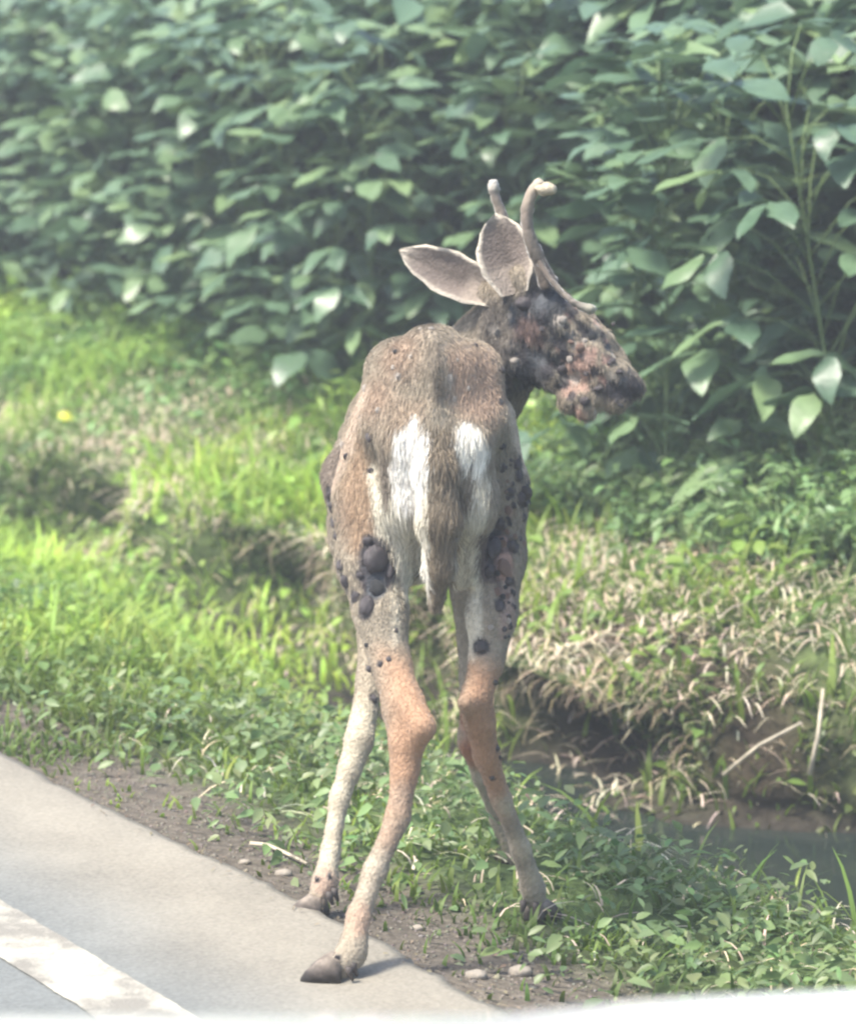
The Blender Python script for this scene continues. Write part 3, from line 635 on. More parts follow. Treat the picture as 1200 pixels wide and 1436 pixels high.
# coat colours: its markings, plus a painted highlight and tone strips
bvh0 = BVHTree.FromPolygons([tuple(v) for v in BV], [tuple(f) for f in BF])
def coat(V, Nn):
    base = np.tile(np.array([.265, .228, .172]), (len(V), 1))
    k = noise(V, 9, 3, 3)[:, None]; base *= 1 + .24 * k + .10 * noise(V, 38, 3, 7)[:, None]
    def blob(pts, colr, soft=.5, rear=None):
        nonlocal base
        m = np.zeros(len(V))
        for px, py, y, r in pts:
            c = P(px, py, y); o_ = Vector((0, 0, CAM_Z)); h_ = bvh0.ray_cast(o_, (Vector(c) - o_).normalized())
            if h_[0] is not None and abs(h_[0].y - y) < .16: c = np.array(h_[0])
            dd = np.linalg.norm((V - c), axis=1) / r
            m = np.maximum(m, 1 - smooth(1 - soft, 1 + soft * .4, dd + .18 * noise(V, 40, 2, 6)))
        base = base * (1 - m[:, None]) + np.array(colr) * m[:, None]
    # greyer back, redder haunch
    up = smooth(.75, .9, V[:, 2])[:, None]; base = base * (1 - up * .35) + np.array([.215, .18, .14]) * up * .35
    blob([(560, 500, 4.95, .05), (665, 530, 4.95, .06), (500, 720, 4.95, .05), (525, 560, 4.95, .05)], [.27, .2, .145], .8)
    blob([(500, 600, 5.3, .06), (468, 650, 5.4, .07)], [.19, .155, .125], .8)
    # the hind side: outlines of markings, tone strips and a painted highlight, laid on the surface that faces backwards
    hx, hy = to_px(V)
    rear = (V[:, 1] < 5.14)
    wob = np.stack([noise(V, 45, 2, 6), noise(V, 45, 2, 9)], 1) * 3.0
    def poly(pts, colr, soft=5., amt=1.0):
        nonlocal base
        q = np.array(pts, float); n_ = len(q); x = hx + wob[:, 0]; y = hy + wob[:, 1]
        ins = np.zeros(len(V), bool); dm = np.full(len(V), 1e9)
        for i in range(n_):
            a_, b_ = q[i], q[(i + 1) % n_]; ab = b_ - a_
            tq = np.clip(((x - a_[0]) * ab[0] + (y - a_[1]) * ab[1]) / (ab @ ab), 0, 1)
            dm = np.minimum(dm, np.hypot(x - a_[0] - ab[0] * tq, y - a_[1] - ab[1] * tq))
            cr_ = ((a_[1] > y) != (b_[1] > y)); xi = a_[0] + (y - a_[1]) * ab[0] / (ab[1] if abs(ab[1]) > 1e-6 else 1e-6); ins ^= cr_ & (x < xi)
        sd_ = np.where(ins, dm, -dm); m = smooth(-soft, soft, sd_) * rear * amt
        base = base * (1 - m[:, None]) + np.array(colr) * m[:, None]
    blob([(595, 720, 5.1, .08), (590, 720, 5.3, .1), (590, 780, 5.4, .08)], [.52, .48, .38], .5)
    poly([(620, 490), (690, 490), (705, 560), (690, 600), (650, 580), (628, 540)], [.31, .225, .165], 18)
    poly([(545, 560), (600, 560), (590, 600), (540, 620)], [.28, .22, .16], 14)
    poly([(520, 650), (500, 600), (478, 680), (490, 770), (515, 790), (525, 730)], [.31, .22, .145], 14)
    poly([(600, 478), (616, 478), (622, 560), (606, 570)], [.15, .125, .095], 5, .8)
    poly([(616, 478), (624, 490), (632, 550), (624, 552)], [.34, .29, .22], 4, .8)
    poly([(512, 540), (522, 543), (506, 590), (484, 650), (470, 690), (462, 680), (480, 620)], [.50, .40, .31], 5, .9)  # highlight along the left haunch edge, painted into the coat colour
    poly([(705, 560), (716, 565), (741, 660), (733, 668)], [.50, .43, .34], 4, .9)  # pale strip down the right edge of the haunch
    poly([(550, 680), (600, 653), (604, 860), (586, 870), (566, 840), (556, 800), (546, 750), (536, 765), (522, 725), (518, 660), (526, 648), (540, 703)], [.62, .58, .47], 5)
    poly([(533, 620), (547, 630), (547, 705), (538, 712)], [.15, .125, .10], 4, .8)
    poly([(575, 710), (586, 700), (590, 800), (582, 830)], [.33, .29, .22], 4, .8)
    poly([(670, 653), (685, 665), (686, 720), (676, 760), (675, 880), (664, 930), (650, 930), (633, 850), (630, 786), (640, 726), (660, 703)], [.60, .56, .45], 5)
    poly([(655, 760), (662, 760), (660, 860), (652, 860)], [.30, .26, .2], 3, .7)
    poly([(545, 770), (556, 800), (562, 900), (552, 910), (548, 850)], [.5, .45, .35], 4, .8)
    poly([(581, 583), (602, 608), (603, 655), (592, 700), (570, 715), (552, 700), (547, 640), (556, 604)], [.82, .79, .72], 4)
    poly([(655, 589), (674, 604), (685, 630), (682, 655), (666, 656), (646, 646), (636, 620), (640, 600)], [.78, .75, .66], 4)
    poly([(602, 598), (636, 598), (638, 650), (656, 686), (656, 714), (644, 740), (634, 820), (618, 870), (600, 862), (600, 753), (603, 670)], [.185, .15, .105], 4)
    poly([(594, 760), (600, 760), (602, 850), (594, 835)], [.65, .62, .54], 3)
    poly([(509, 772), (530, 768), (548, 800), (548, 826), (520, 832), (505, 822)], [.07, .058, .06], 5)
    poly([(672, 738), (692, 738), (722, 752), (718, 792), (700, 822), (673, 816)], [.085, .06, .058], 6, .85)
    poly([(700, 830), (722, 800), (720, 880), (700, 900)], [.36, .26, .22], 6, .7)
    # legs
    poly([(535, 915), (580, 925), (628, 1005), (622, 1050), (600, 1130), (530, 1150), (535, 1040), (545, 1000)], [.345, .215, .135], 30)
    poly([(650, 925), (712, 940), (722, 1060), (745, 1130), (690, 1140), (640, 1040)], [.345, .21, .13], 30)
    blob([(660, 1060, 5.42, .04), (660, 1000, 5.43, .04)], [.26, .12, .07], .6)
    blob([(560, 1120, 4.74, .03), (545, 1170, 4.72, .03)], [.29, .21, .15], .9)
    blob([(525, 1217, 4.70, .026), (518, 1245, 4.68, .022)], [.40, .34, .26], .9)
    blob([(500, 1290, 4.67, .03)], [.36, .26, .19], .5)
    blob([(500, 1010, 5.12, .04), (495, 1060, 5.1, .035), (478, 1110, 5.08, .035), (470, 1150, 5.06, .03), (465, 1195, 5.05, .03)], [.46, .41, .31], .8)
    blob([(455, 1240, 5.01, .025)], [.34, .25, .19], .5)
    blob([(712, 1130, 5.02, .03), (732, 1190, 5.05, .03), (745, 1230, 5.08, .02)], [.40, .34, .25], .9)
    # neck and face
    blob([(700, 500, 5.62, .06), (716, 540, 5.62, .05), (690, 450, 5.6, .05)], [.12, .105, .09], .8)
    blob([(765, 425, 5.52, .05), (730, 440, 5.54, .03), (735, 520, 5.55, .05), (765, 500, 5.52, .035)], [.05, .052, .055], .5)
    blob([(745, 465, 5.52, .032)], [.25, .175, .15], .5)
    blob([(812, 515, 5.48, .03), (800, 545, 5.5, .02)], [.42, .29, .23], .5)
    blob([(860, 545, 5.48, .025), (885, 543, 5.47, .03)], [.035, .035, .04], .4)
    LC = {'dark': (.04, .038, .042), 'grey': (.06, .065, .072), 'pink': (.33, .215, .17), 'pale': (.38, .34, .29)}
    for c, r_, kd in LUMP:
        dd = np.linalg.norm(V - c, axis=1) / r_; m = (1 - smooth(.75, 1.1, dd)) * .92
        base = base * (1 - m[:, None]) + np.array(LC[kd]) * m[:, None] * (1 + .3 * noise(V, 120, 2, 5))[:, None]; BALD[:] = np.maximum(BALD, m)
    return np.clip(base, .01, .9)
BALD = np.zeros(len(BV))
BC = coat(BV, BN)
M_coat = mat('deer_coat', attr='col', rough=.8, spec=.2, sheen=.2, noise_amt=.15, noise_scale=120, bump=.45, bump_scale=210)
off = np.array(DEER0)
body = link('body', mesh_np('body', BV - off, BF, BC, [M_coat]), deer)
bvh_body = BVHTree.FromPolygons([tuple(v) for v in BV], [tuple(f) for f in BF])

# short coat of hair, lying down and back
def fur(name, n_, ln, col_fn=None, radius=.0005, lift=.35, sel=None, lab=None):
    fa = BF; c = BV[fa]; area = np.linalg.norm(np.cross(c[:, 2] - c[:, 0], c[:, 3] - c[:, 1]), axis=1)
    wgt = area if sel is None else area * sel[fa].mean(1)
    f = RS.choice(len(fa), n_, p=wgt / wgt.sum()); a_, b_ = RS.uniform(0, 1, (2, n_))
    q = c[f]; p = (q[:, 0] * (1 - a_)[:, None] + q[:, 1] * a_[:, None]) * (1 - b_)[:, None] + (q[:, 3] * (1 - a_)[:, None] + q[:, 2] * a_[:, None]) * b_[:, None]
    nn = BN[fa[f, 0]]; cc_ = BC[fa[f, RS.randint(0, 4, n_)]]
    g = np.array([0, -.25, -1.0]) + .14 * np.stack([noise(p, 14, 2, 5), noise(p, 14, 2, 6), noise(p, 14, 2, 7)], 1) + RS.normal(0, .12, (n_, 3))
    g = g - nn * (g * nn).sum(1)[:, None]; g /= np.linalg.norm(g, axis=1)[:, None] + 1e-6
    l_ = ln * RS.uniform(.6, 1.3, n_)[:, None] * (.4 + .6 * smooth(.42, .62, p[:, 2]))[:, None]
    if sel is not None: l_ = l_ * 1.0
    pts = np.stack([p, p + (g * .45 + nn * lift * .8) * l_, p + (g + nn * lift) * l_], 1) - off
    hc = bpy.data.hair_curves.new(name); hc.add_curves([3] * n_)
    hc.attributes['position'].data.foreach_set('vector', pts.astype(np.float32).ravel()) if 'position' in hc.attributes else hc.points.foreach_set('position', pts.astype(np.float32).ravel())
    ra = hc.attributes.get('radius') or hc.attributes.new('radius', 'FLOAT', 'POINT')
    ra.data.foreach_set('value', np.tile(np.array([radius, radius * .8, radius * .2], np.float32), n_))
    ca = hc.attributes.new('col', 'FLOAT_COLOR', 'CURVE'); c4 = np.ones((n_, 4), np.float32); c4[:, :3] = np.clip(cc_ * (1 + RS.normal(0, .16, (n_, 1))), .01, .95)
    ca.data.foreach_set('color', c4.ravel()); hc.materials.append(M_coat_hair)
    o = link(name, hc, deer, kind='stuff'); return o
M_coat_hair = mat('deer_hair', attr='col', rough=.6, spec=.25)
# no long hair on hooves or nose
legmask = np.clip(smooth(.0, .35, BV[:, 2]) * .7 + .3, 0, 1)
fur('fur', 150000, .0085, sel=legmask * (1 - BALD), radius=.00042)
rump = np.zeros(len(BV))
for px, py, y, r in [(576, 640, 4.85, .05), (576, 720, 4.87, .05), (583, 790, 4.9, .04), (655, 650, 4.86, .045), (650, 730, 4.87, .045), (645, 800, 4.9, .035), (612, 700, 4.82, .04), (614, 780, 4.82, .04), (612, 830, 4.83, .03)]:
    rump = np.maximum(rump, np.exp(-(np.linalg.norm(BV - P(px, py, y), axis=1) / r) ** 2))
fur('rump_hair', 9000, .020, sel=rump * (rump > .2), radius=.0006, lift=.22)

# ears: cupped leaf shapes
def ear(base, tip, width, normal, cup=.35, seg=10, nw=8, name='ear'):
    base, tip = np.array(base), np.array(tip); L_ = tip - base; ln = np.linalg.norm(L_); d = L_ / ln
    nrm = np.array(normal, float); nrm -= d * (nrm @ d); nrm /= np.linalg.norm(nrm); s_ = np.cross(d, nrm)
    V, C = [], []
    for layer in (0, 1):
        for i in range(seg + 1):
            q = i / seg; wq = width / 2 * (math.sin(math.pi * min(1, (q * .86 + .14)) ** 1.15) ** .75 if q < 1 else 0) + .002
            for j in range(nw + 1):
                a_ = (j / nw * 2 - 1); ang = a_ * (1.15 - .5 * q)
                p = base + d * ln * q + s_ * wq * a_ * math.cos(cup * abs(a_)) + nrm * (wq * (a_ * a_) * (.75 - .45 * q)) - nrm * (.0045 * layer * (1 - q * .6))
                p = p + nrm * .03 * math.sin(q * 2.5) * -.4 + s_ * .0016 * math.sin(q * 23 + a_ * 2) * abs(a_) + nrm * .002 * math.sin(q * 14 + a_ * 5)
                V.append(p)
                edge = max(abs(a_) ** 10, q ** 16)
                if layer == 0: c = np.array([.14, .115, .10]) * (1 - edge) + np.array([.62, .56, .46]) * edge; c = c * (1 - .35 * math.exp(-(a_ / .25) ** 2) * (1 - edge)) if q > .3 else c * .75 + np.array([.5, .43, .35]) * .25
                else: c = np.array([.24, .195, .15]) * (1 - edge) + np.array([.6, .54, .44]) * edge
                C.append(c)
    n0 = (seg + 1) * (nw + 1); F = []
    def q4(l, i, j): return l * n0 + i * (nw + 1) + j
    for i in range(seg):
        for j in range(nw):
            F.append((q4(0, i, j), q4(0, i + 1, j), q4(0, i + 1, j + 1), q4(0, i, j + 1))); F.append((q4(1, i, j), q4(1, i, j + 1), q4(1, i + 1, j + 1), q4(1, i + 1, j)))
        F.append((q4(0, i, 0), q4(1, i, 0), q4(1, i + 1, 0), q4(0, i + 1, 0))); F.append((q4(0, i, nw), q4(0, i + 1, nw), q4(1, i + 1, nw), q4(1, i, nw)))
    for j in range(nw): F.append((q4(0, seg, j), q4(1, seg, j), q4(1, seg, j + 1), q4(0, seg, j + 1)))
    return link(name, mesh_np(name, np.array(V) - off, np.array(F), np.clip(np.array(C), 0, 1), [M_coat]), deer)
ear(P(708, 418, 5.58), P(558, 350, 5.64), .078, (-.1, -1, .1))
ear(P(722, 412, 5.53), P(694, 298, 5.55), .096, (-.1, -1, .15))

def uvs(r, nu=12, nv=8):
    V = [(r * math.sin(math.pi * j / nv) * math.cos(2 * math.pi * i / nu), r * math.sin(math.pi * j / nv) * math.sin(2 * math.pi * i / nu), r * math.cos(math.pi * j / nv)) for j in range(nv + 1) for i in range(nu)]
    F = [(j * nu + i, (j + 1) * nu + i, (j + 1) * nu + (i + 1) % nu, j * nu + (i + 1) % nu) for j in range(nv) for i in range(nu)]
    return np.array(V), np.array(F)
# antlers
M_antler = mat('antler', attr='col', rough=.6, spec=.35, sheen=.7, bump=.4, bump_scale=90)
def antler(path, rads, cols, extra=None):
    k = 5; pts = np.array([P(*p) for p in path]); n_ = len(pts); q = np.linspace(0, n_ - 1, (n_ - 1) * k + 1)
    def cr(Pn, x):
        out = []
        for v in x:
            i = min(int(v), len(Pn) - 2); f = v - i; p0 = Pn[max(i - 1, 0)]; p1 = Pn[i]; p2 = Pn[i + 1]; p3 = Pn[min(i + 2, len(Pn) - 1)]
            out.append(.5 * ((2 * p1) + (-p0 + p2) * f + (2 * p0 - 5 * p1 + 4 * p2 - p3) * f * f + (-p0 + 3 * p1 - 3 * p2 + p3) * f ** 3))
        return np.array(out)
    pp = cr(pts, q); rr = np.interp(q, range(n_), rads) * (1 + .09 * np.sin(q * 7.3) * np.sin(q * 2.9 + 1)); cc_ = np.stack([np.interp(q, range(n_), [c[i] for c in cols]) for i in range(3)], 1)
    v, f, caps = tube(pp, rr, 10); v = v + .0006 * RS.normal(size=v.shape)
    v = np.concatenate([v, pp[:1], pp[-1:] + (pp[-1:] - pp[-2:-1]) * .35]); L1 = len(v) - 1; nl = (len(pp) - 1) * 10
    f = f + [(nl + j, nl + (j + 1) % 10, L1, L1) for j in range(10)]
    fq = np.array([x for x in f if x[2] != x[3]]); 
    me = bpy.data.meshes.new('antler'); me.from_pydata([tuple(x - off) for x in v], [], [tuple(x) for x in fq] + [(x[0], x[1], x[2]) for x in f if x[2] == x[3]])
    a_ = me.color_attributes.new('col', 'FLOAT_COLOR', 'POINT'); c4 = np.ones((len(v), 4), np.float32); c4[:, :3] = np.concatenate([np.repeat(cc_, 10, 0), cc_[:1], cc_[-1:]]); a_.data.foreach_set('color', c4.ravel())
    me.polygons.foreach_set('use_smooth', [True] * len(me.polygons)); me.materials.append(M_antler)
    return link('antler', me, deer)
br, pale, tan = (.075, .055, .04), (.62, .55, .44), (.19, .15, .115)
antler([(752, 402, 5.60), (742, 375, 5.62), (722, 338, 5.635), (704, 302, 5.64), (694, 275, 5.64), (692, 260, 5.64), (691, 252, 5.64)], [.017, .013, .0105, .009, .0085, .0105, .006], [br, tan, tan, (.2, .165, .13), (.23, .19, .15), (.38, .35, .3), (.45, .42, .37)])
a2 = antler([(770, 400, 5.51), (757, 368, 5.505), (743, 335, 5.5), (738, 300, 5.5), (746, 270, 5.5), (760, 253, 5.5)], [.017, .013, .011, .0105, .0105, .008], [(.09, .07, .055), (.11, .09, .07), (.15, .125, .10), (.19, .155, .125), (.28, .23, .175), (.38, .33, .25)])
def child_tube(name, path, rads, m, parent):
    pp = np.array([P(*p) for p in path]); me = tubes_mesh(name, [(pp - off, np.array(rads))], m, 8); return link(name, me, parent)
M_knob = mat('antler_knob', (.40, .34, .24), rough=.5, spec=.4, noise_amt=.2, noise_scale=120, bump=.5, bump_scale=120)
v_, f_ = uvs(1.0, 16, 12); v_ = v_ * (1 + .25 * noise(v_, 2.5, 3, 4))[:, None] * [.019, .013, .011]
k_ = link('tip_knob', mesh_np('tip_knob', v_, f_, None, [M_knob]), a2); k_.location = Vector(P(765, 265, 5.495)) - DEER0
antler([(756, 366, 5.495), (768, 386, 5.485), (783, 405, 5.48), (800, 421, 5.475), (816, 430, 5.475), (829, 434, 5.475), (834, 437, 5.475)], [.0065, .0048, .0045, .005, .007, .0095, .004], [(.10, .08, .06), (.15, .12, .095), (.19, .16, .13), (.2, .17, .14), (.22, .2, .16), (.26, .25, .19), (.26, .25, .19)])

# hooves: two toes each, built as bent wedges
M_hoof = mat('hoof', attr='col',  noise_amt=.4, noise_scale=90, rough=.6, spec=.4, bump=.2, bump_scale=100)
M_claw = mat('dewclaw', (.06, .05, .045), rough=.6)
def hoof(ankle, toe_dir, ln=.041, w=.021, h_=.035):
    """ankle: point above the ground; toe_dir: azimuth the toes point to"""
    gx, gy = ankle[0], ankle[1]; g0 = gz(gx, gy) if (gx - O[0]) * UV[0] + (gy - O[1]) * UV[1] > .0 else .004
    d = np.array([math.cos(toe_dir), math.sin(toe_dir), 0]); s_ = np.array([-d[1], d[0], 0])
    for sg in (-1, 1):
        sp = d + s_ * sg * .17; sp /= np.linalg.norm(sp); sd_ = np.array([-sp[1], sp[0], 0]); V = []; F = []
        prof = [(-.4, .5, .7), (-.3, .95, .95), (.1, 1.1, 1.0), (.5, .82, .92), (.88, .42, .68), (1.04, .12, .3)]
        c0 = np.array([gx, gy, g0]) + s_ * sg * w * .55
        for q, hh2, ww in prof:
            c = c0 + sp * ln * q
            for a_ in np.linspace(0, 1, 9):
                th = math.pi * a_; V.append(c + sd_ * math.cos(th) * w * .5 * ww + np.array([0, 0, math.sin(th) ** .7 * h_ * hh2]))
        for i in range(len(prof) - 1):
            for j in range(8): F.append((9 * i + j, 9 * i + j + 1, 9 * (i + 1) + j + 1, 9 * (i + 1) + j))
            F.append((9 * i + 8, 9 * i, 9 * (i + 1), 9 * (i + 1) + 8))
        me = bpy.data.meshes.new('hoof'); me.from_pydata([tuple(v - off) for v in V], [], F + [tuple(range(9))[::-1], tuple(range(9 * 5, 9 * 5 + 9))])
        ca = me.color_attributes.new('col', 'FLOAT_COLOR', 'POINT'); zz = np.array([v[2] - g0 for v in V]); kz = smooth(.006, .02, zz)[:, None]; kt = smooth(.02, .034, zz)[:, None]
        c4 = np.ones((len(V), 4), np.float32); c4[:, :3] = (np.array([.022, .02, .018]) * (1 - kz) + np.array([.085, .07, .06]) * kz) * (1 - kt) + np.array([.2, .165, .13]) * kt
        ca.data.foreach_set('color', c4.ravel())
        me.polygons.foreach_set('use_smooth', [True] * len(me.polygons)); me.materials.append(M_hoof); link('hoof', me, deer)
    for sg in (-1, 1):   # dewclaws
        c = np.array(ankle) - d * .028 + s_ * sg * .011 + [0, 0, .012]
        me = tubes_mesh('dewclaw', [(np.array([c + [0, 0, .008], c, c - d * .006 - [0, 0, .012]]) - off, np.array([.006, .0055, .002]))], M_claw, 7); link('dewclaw', me, deer)
hoof(P(466, 1370, 4.62), math.radians(165)); hoof(P(442, 1264, 4.99), math.radians(160)); hoof(P(754, 1276, 5.1), math.radians(60)); hoof(P(718, 1245, 5.5), math.radians(100))

# eye and nose
M_eye = mat('eye', (.01, .008, .006), rough=.08, spec=.7)
v, f = uvs(.0115); e_ = link('eye', mesh_np('eye', v, f, None, [M_eye]), deer)
e_.location = Vector(P(782, 470, 5.512)) - DEER0

# growths: lumpy, several shared shapes
M_gr = {'dark': mat('growth_dark', (.048, .04, .042), rough=.42, spec=.5, noise_amt=.5, noise_scale=60, bump=.35, bump_scale=110),
        'grey': mat('growth_grey', (.06, .062, .066), rough=.5, spec=.5, noise_amt=.4, noise_scale=60, bump=.8, bump_scale=110),
        'pink': mat('growth_raw', (.32, .21, .165), rough=.45, spec=.5, noise_amt=.45, noise_scale=60, bump=.8, bump_scale=110),
        'pale': mat('growth_pale', (.42, .37, .32), rough=.4, spec=.5, noise_amt=.3, noise_scale=60, bump=.6, bump_scale=110)}
GM = {}
for nm, m in M_gr.items():
    GM[nm] = []
    for k in range(6):
        v, f = uvs(1.0, 26, 18); r_ = 1 + .2 * noise(v, 1.8, 2, k + 2) + .1 * noise(v, 5, 3, k + 5); GM[nm].append(mesh_np('growth', v * r_[:, None], f, None, [m]))
def growth(px, py, r_px, kind='dark', stretch=1.0, emb=.35):
    o_ = Vector((0, 0, CAM_Z)); d = (Vector(P(px, py, 5.0)) - o_).normalized(); hit = bvh_body.ray_cast(o_, d)
    if hit[0] is None:
        near_ = bvh_body.find_nearest(Vector(P(px, py, 5.1 if py > 590 else 5.52))); hp, nn = near_[0], near_[1]
        if near_[3] > .022: return
        hp = hp.lerp(Vector(P(px, py, hp.y)), .8)
    else: hp, nn = hit[0], hit[1]
    r_ = r_px / 940.0 * (hp.y / 4.95) * .72
    o = link('growth', random.choice(GM[kind]), deer)
    o.location = hp - DEER0 + nn * r_ * (.35 - emb * .3); o.rotation_euler = (random.uniform(-.4, .4), random.uniform(-.4, .4), random.uniform(-.3, .3))
    o.scale = (r_, r_ * .55, r_ * stretch)
for g_ in FLANK:
    growth(*g_)
# a few growths of the face stand clear of the skin
for g_ in FACE[::4]: growth(*g_, emb=.35)
for i in range(60):   # small ones scattered over the head and the outer right haunch
    if i < 14: growth(random.gauss(790, 45), random.gauss(490, 38), random.uniform(3, 7), random.choice(['dark', 'dark', 'grey', 'pink', 'pale']), random.uniform(.7, 1.4), .2)
    else: growth(random.gauss(712, 9), random.uniform(620, 900), random.uniform(3, 6), random.choice(['dark', 'dark', 'pink', 'grey']), random.uniform(.9, 1.6), .2)

# ------------------------------------------------------------------ twigs, stones, leaves lying about
M_twig = mat('pale_twig', (.42, .37, .28), rough=.8, noise_amt=.25, noise_scale=60)
def twig(path, r_, label):
    pp = [np.array(q, float) for q in path]; c = pp[0].copy()
    o = link('twig', tubes_mesh('twig', [(np.array(pp) - c, np.linspace(r_, r_ * .6, len(pp)))], M_twig, 6)); o.location = c; o['label'] = label; o['category'] = 'twig'
def on_ground(px, py, lift=.008):
    o_ = Vector((0, 0, CAM_Z)); h = bvh_ground.ray_cast(o_, (Vector(P(px, py, 5)) - o_).normalized()); return np.array(h[0]) + [0, 0, lift]
twig([on_ground(350, 1190), on_ground(375, 1192), on_ground(402, 1204), on_ground(430, 1218)], .0045, 'pale bent twig on the gravel left of the deer\'s forefoot')
twig([on_ground(1060, 1262, .06), on_ground(1040, 1245, .06) + [0, 0, .01], on_ground(1016, 1212, .05)], .0045, 'pale straight twig slanting over the edge of the ditch water')
twig([on_ground(1130, 1090, .02) + [0, -.06, 0], on_ground(1142, 1040, .03) + [0, -.06, 0], on_ground(1150, 1000, .04) + [0, -.04, .02]], .006, 'pale root sticking down from the bank above the water')
twig([on_ground(1010, 1090, .02) + [0, -.06, 0], on_ground(1060, 1068, .03) + [0, -.06, .02], on_ground(1120, 1045, .04) + [0, -.05, .02]], .005, 'pale root lying across the cut bank at right')
twig([on_ground(575, 1185), on_ground(610, 1188, .02), on_ground(640, 1200)], .004, 'short pale twig in the grass between the hind legs')
M_stone = mat('stone', (.26, .23, .19), rough=.85, noise_amt=.2, noise_scale=50, bump=.5, bump_scale=60)
for px, py, r_, lab in [(398, 1228, .012, 'small pale stone on the gravel beside the deer\'s forefoot'), (342, 1212, .009, 'smallest pale stone below the bent twig'), (668, 1372, .014, 'pale stone by the road edge near the car bonnet'), (728, 1368, .016, 'larger pale stone in the weeds near the car bonnet'), (585, 1305, .010, 'flat pale stone on the gravel right of the deer\'s nearest leg')]:
    v, f = uvs(1.0, 12, 8); v = v * (1 + .18 * noise(v, 2, 2, int(px) % 9) + .12 * noise(v, 6, 2, 3))[:, None] * [r_ * 1.2, r_ * .8, r_ * .6]
    c = on_ground(px, py, r_ * .3); o = link('stone', mesh_np('stone', v, f, None, [M_stone])); o.location = c; o['label'] = lab; o['category'] = 'stone'
def big_leaf(name, pos, rot, size, colr, label, tr=.4):
    v, f = LEAFV[1]; m = mat(name, colr, rough=.5, trans=tr); o = link(name, mesh_np(name, v * size / .105, f, None, [m])); o.location = pos; o.rotation_euler = rot; o['label'] = label; o['category'] = 'leaf'
big_leaf('yellow_leaf', on_ground(82, 622, .09), (.9, .1, -.4), .05, (.62, .62, .05), 'bright yellow leaf lying in the grass far left')
big_leaf('yellow_leaf', on_ground(880, 458, .03) + [0, -.45, 0], (.2, .35, 0), .06, (.38, .5, .10), 'pale yellow-green leaf right of the deer\'s forehead')

# ------------------------------------------------------------------ the car the picture is taken from: the corner of its bonnet
M_car = mat('white_car_paint', (.78, .79, .80), rough=.25, spec=.5, coat=.6)
M_trim = mat('black_trim', (.03, .03, .03), rough=.5); M_lens = mat('lamp_lens', (.7, .72, .75), rough=.08, spec=.8); M_tyre = mat('tyre', (.02, .02, .02), rough=.9); M_rim = mat('wheel_rim', (.45, .45, .46), rough=.35)
car = empty('car', (-.3, .9, 0), 'white car on the road, only a corner of its bonnet showing at the bottom edge', 'car')
co = np.array([-.3, .9, 0])
edge = [(-420, 1436, 2.02), (-200, 1428, 2.06), (0, 1423, 2.12), (200, 1422.5, 2.18), (400, 1422.5, 2.24), (560, 1422, 2.28), (680, 1421, 2.31), (740, 1417, 2.30), (800, 1411, 2.27), (880, 1403, 2.22), (980, 1397, 2.16), (1100, 1393, 2.09), (1200, 1391, 2.02), (1320, 1392, 1.94), (1500, 1396, 1.82)]
E = np.array([P(*e) for e in edge]); E[:, 2] -= .001
cowl = np.stack([np.linspace(-1.0, .75, len(E)), np.linspace(.35, 1.3, len(E))[::-1], np.full(len(E), .96)], 1)
V = []; KS = np.linspace(0, 1, 14)
for k in KS:
    z = None
    r = E * (1 - k) + cowl * k; line = E[:, 2] + (E[:, 1] - r[:, 1]) * .325
    r[:, 2] = np.minimum(E[:, 2] + (cowl[:, 2] - E[:, 2]) * (1 - (1 - k) ** 2.0) , line - .004 * min(1, k * 14)); V.append(r)
hood_rows = len(V)
V = np.concatenate(V); m = len(E); F = [(i * m + j, i * m + j + 1, (i + 1) * m + j + 1, (i + 1) * m + j) for i in range(hood_rows - 1) for j in range(m - 1)]
link('bonnet', mesh_np('bonnet', V - co, np.array(F), None, [M_car]), car)
outw = E - np.array([-.1, .6, 0]); outw[:, 2] = 0; outw /= np.linalg.norm(outw, axis=1)[:, None]
rows = [E + outw * a_ * 1.0 + [0, 0, -b_] for a_, b_ in ((0, 0.0005), (.018, .006), (.04, .03), (.06, .09), (.07, .2), (.06, .32), (.03, .42), (.0, .5))]
V = np.concatenate(rows); F = [(i * m + j + 1, i * m + j, (i + 1) * m + j, (i + 1) * m + j + 1) for i in range(len(rows) - 1) for j in range(m - 1)]
link('wing_panel', mesh_np('wing_panel', V - co, np.array(F), None, [M_car]), car)
for j in (3, 10):
    c = E[j] + outw[j] * .055 + [0, 0, -.16]; v, f = uvs(1.0, 16, 10); v = v * [.13, .03, .06]; o = link('headlight', mesh_np('headlight', v, f, None, [M_lens]), car); o.location = c - co; o.rotation_euler = (0, 0, math.atan2(outw[j][1], outw[j][0]) - math.pi / 2)
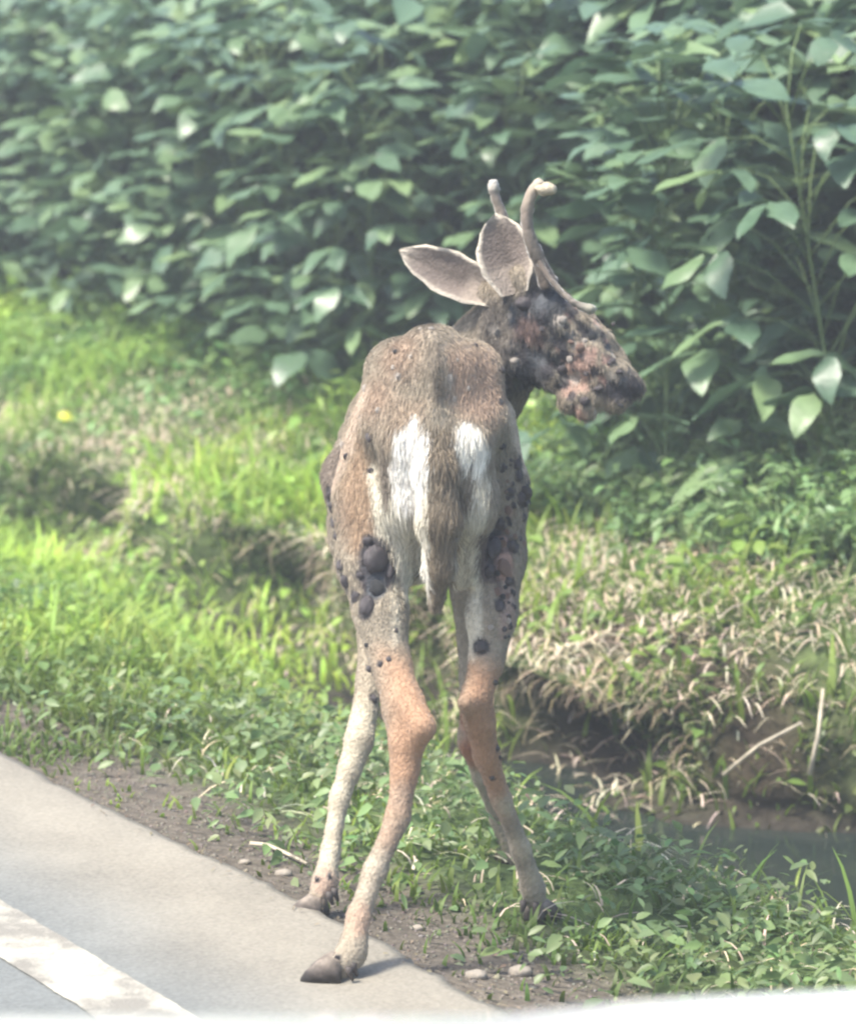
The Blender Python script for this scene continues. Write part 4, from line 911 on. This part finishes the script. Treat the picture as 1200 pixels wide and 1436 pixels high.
def wheel(c):
    pr = [(.10, .20), (.10, .29), (.07, .32), (-.07, .32), (-.10, .29), (-.10, .20)]; V = []; F = []; nn = 28
    ax_ = np.array([UV[0], UV[1], 0]); fw = np.array([-TV[0], -TV[1], 0]); up = np.array([0, 0, 1.])
    for i in range(nn):
        a_ = 2 * math.pi * i / nn
        for q, r_ in pr: V.append(ax_ * q + (fw * math.cos(a_) + up * math.sin(a_)) * r_)
    for i in range(nn):
        for j in range(5): F.append((i * 6 + j, i * 6 + j + 1, ((i + 1) % nn) * 6 + j + 1, ((i + 1) % nn) * 6 + j))
    o = link('wheel', mesh_np('wheel', V, np.array(F), None, [M_tyre]), car); o.location = c - co
    V2 = []; F2 = []
    for i in range(nn):
        a_ = 2 * math.pi * i / nn
        for q, r_ in ((.085, .201), (.05, .16), (.07, .04), (.07, .001)): V2.append(ax_ * q + (fw * math.cos(a_) + up * math.sin(a_)) * r_ * (1 if i % 4 else .97))
    for i in range(nn):
        for j in range(3): F2.append((i * 4 + j, i * 4 + j + 1, ((i + 1) % nn) * 4 + j + 1, ((i + 1) % nn) * 4 + j))
    link('rim', mesh_np('rim', V2, np.array(F2), None, [M_rim]), o)
for r_ in (-.25, 1.1):
    f_ = 1.55; wheel(np.array([r_ * UV[0] - f_ * TV[0], r_ * UV[1] - f_ * TV[1], .324]))

# ------------------------------------------------------------------ added thin volume, standing in for the milky veil of windscreen glare
bx = np.array([[x, y, z] for x in (-320, 320) for y in (-320, 330) for z in (-1.6, 3.2)], float)
bf = [(0, 1, 3, 2), (4, 6, 7, 5), (0, 4, 5, 1), (2, 3, 7, 6), (0, 2, 6, 4), (1, 5, 7, 3)]
veil_mat = bpy.data.materials.new('veil_volume'); veil_mat.use_nodes = True; veil_mat.node_tree.nodes.clear()
vo = veil_mat.node_tree.nodes.new('ShaderNodeVolumePrincipled'); vo.inputs['Density'].default_value = .0075; vo.inputs['Color'].default_value = (.86, .93, 1, 1)
ou = veil_mat.node_tree.nodes.new('ShaderNodeOutputMaterial'); veil_mat.node_tree.links.new(vo.outputs[0], ou.inputs['Volume'])
link('veil_volume', mesh_np('veil_volume', bx, np.array(bf), None, [veil_mat], smooth=False), kind='stuff', label='added thin volume imitating the milky veil of windscreen glass')
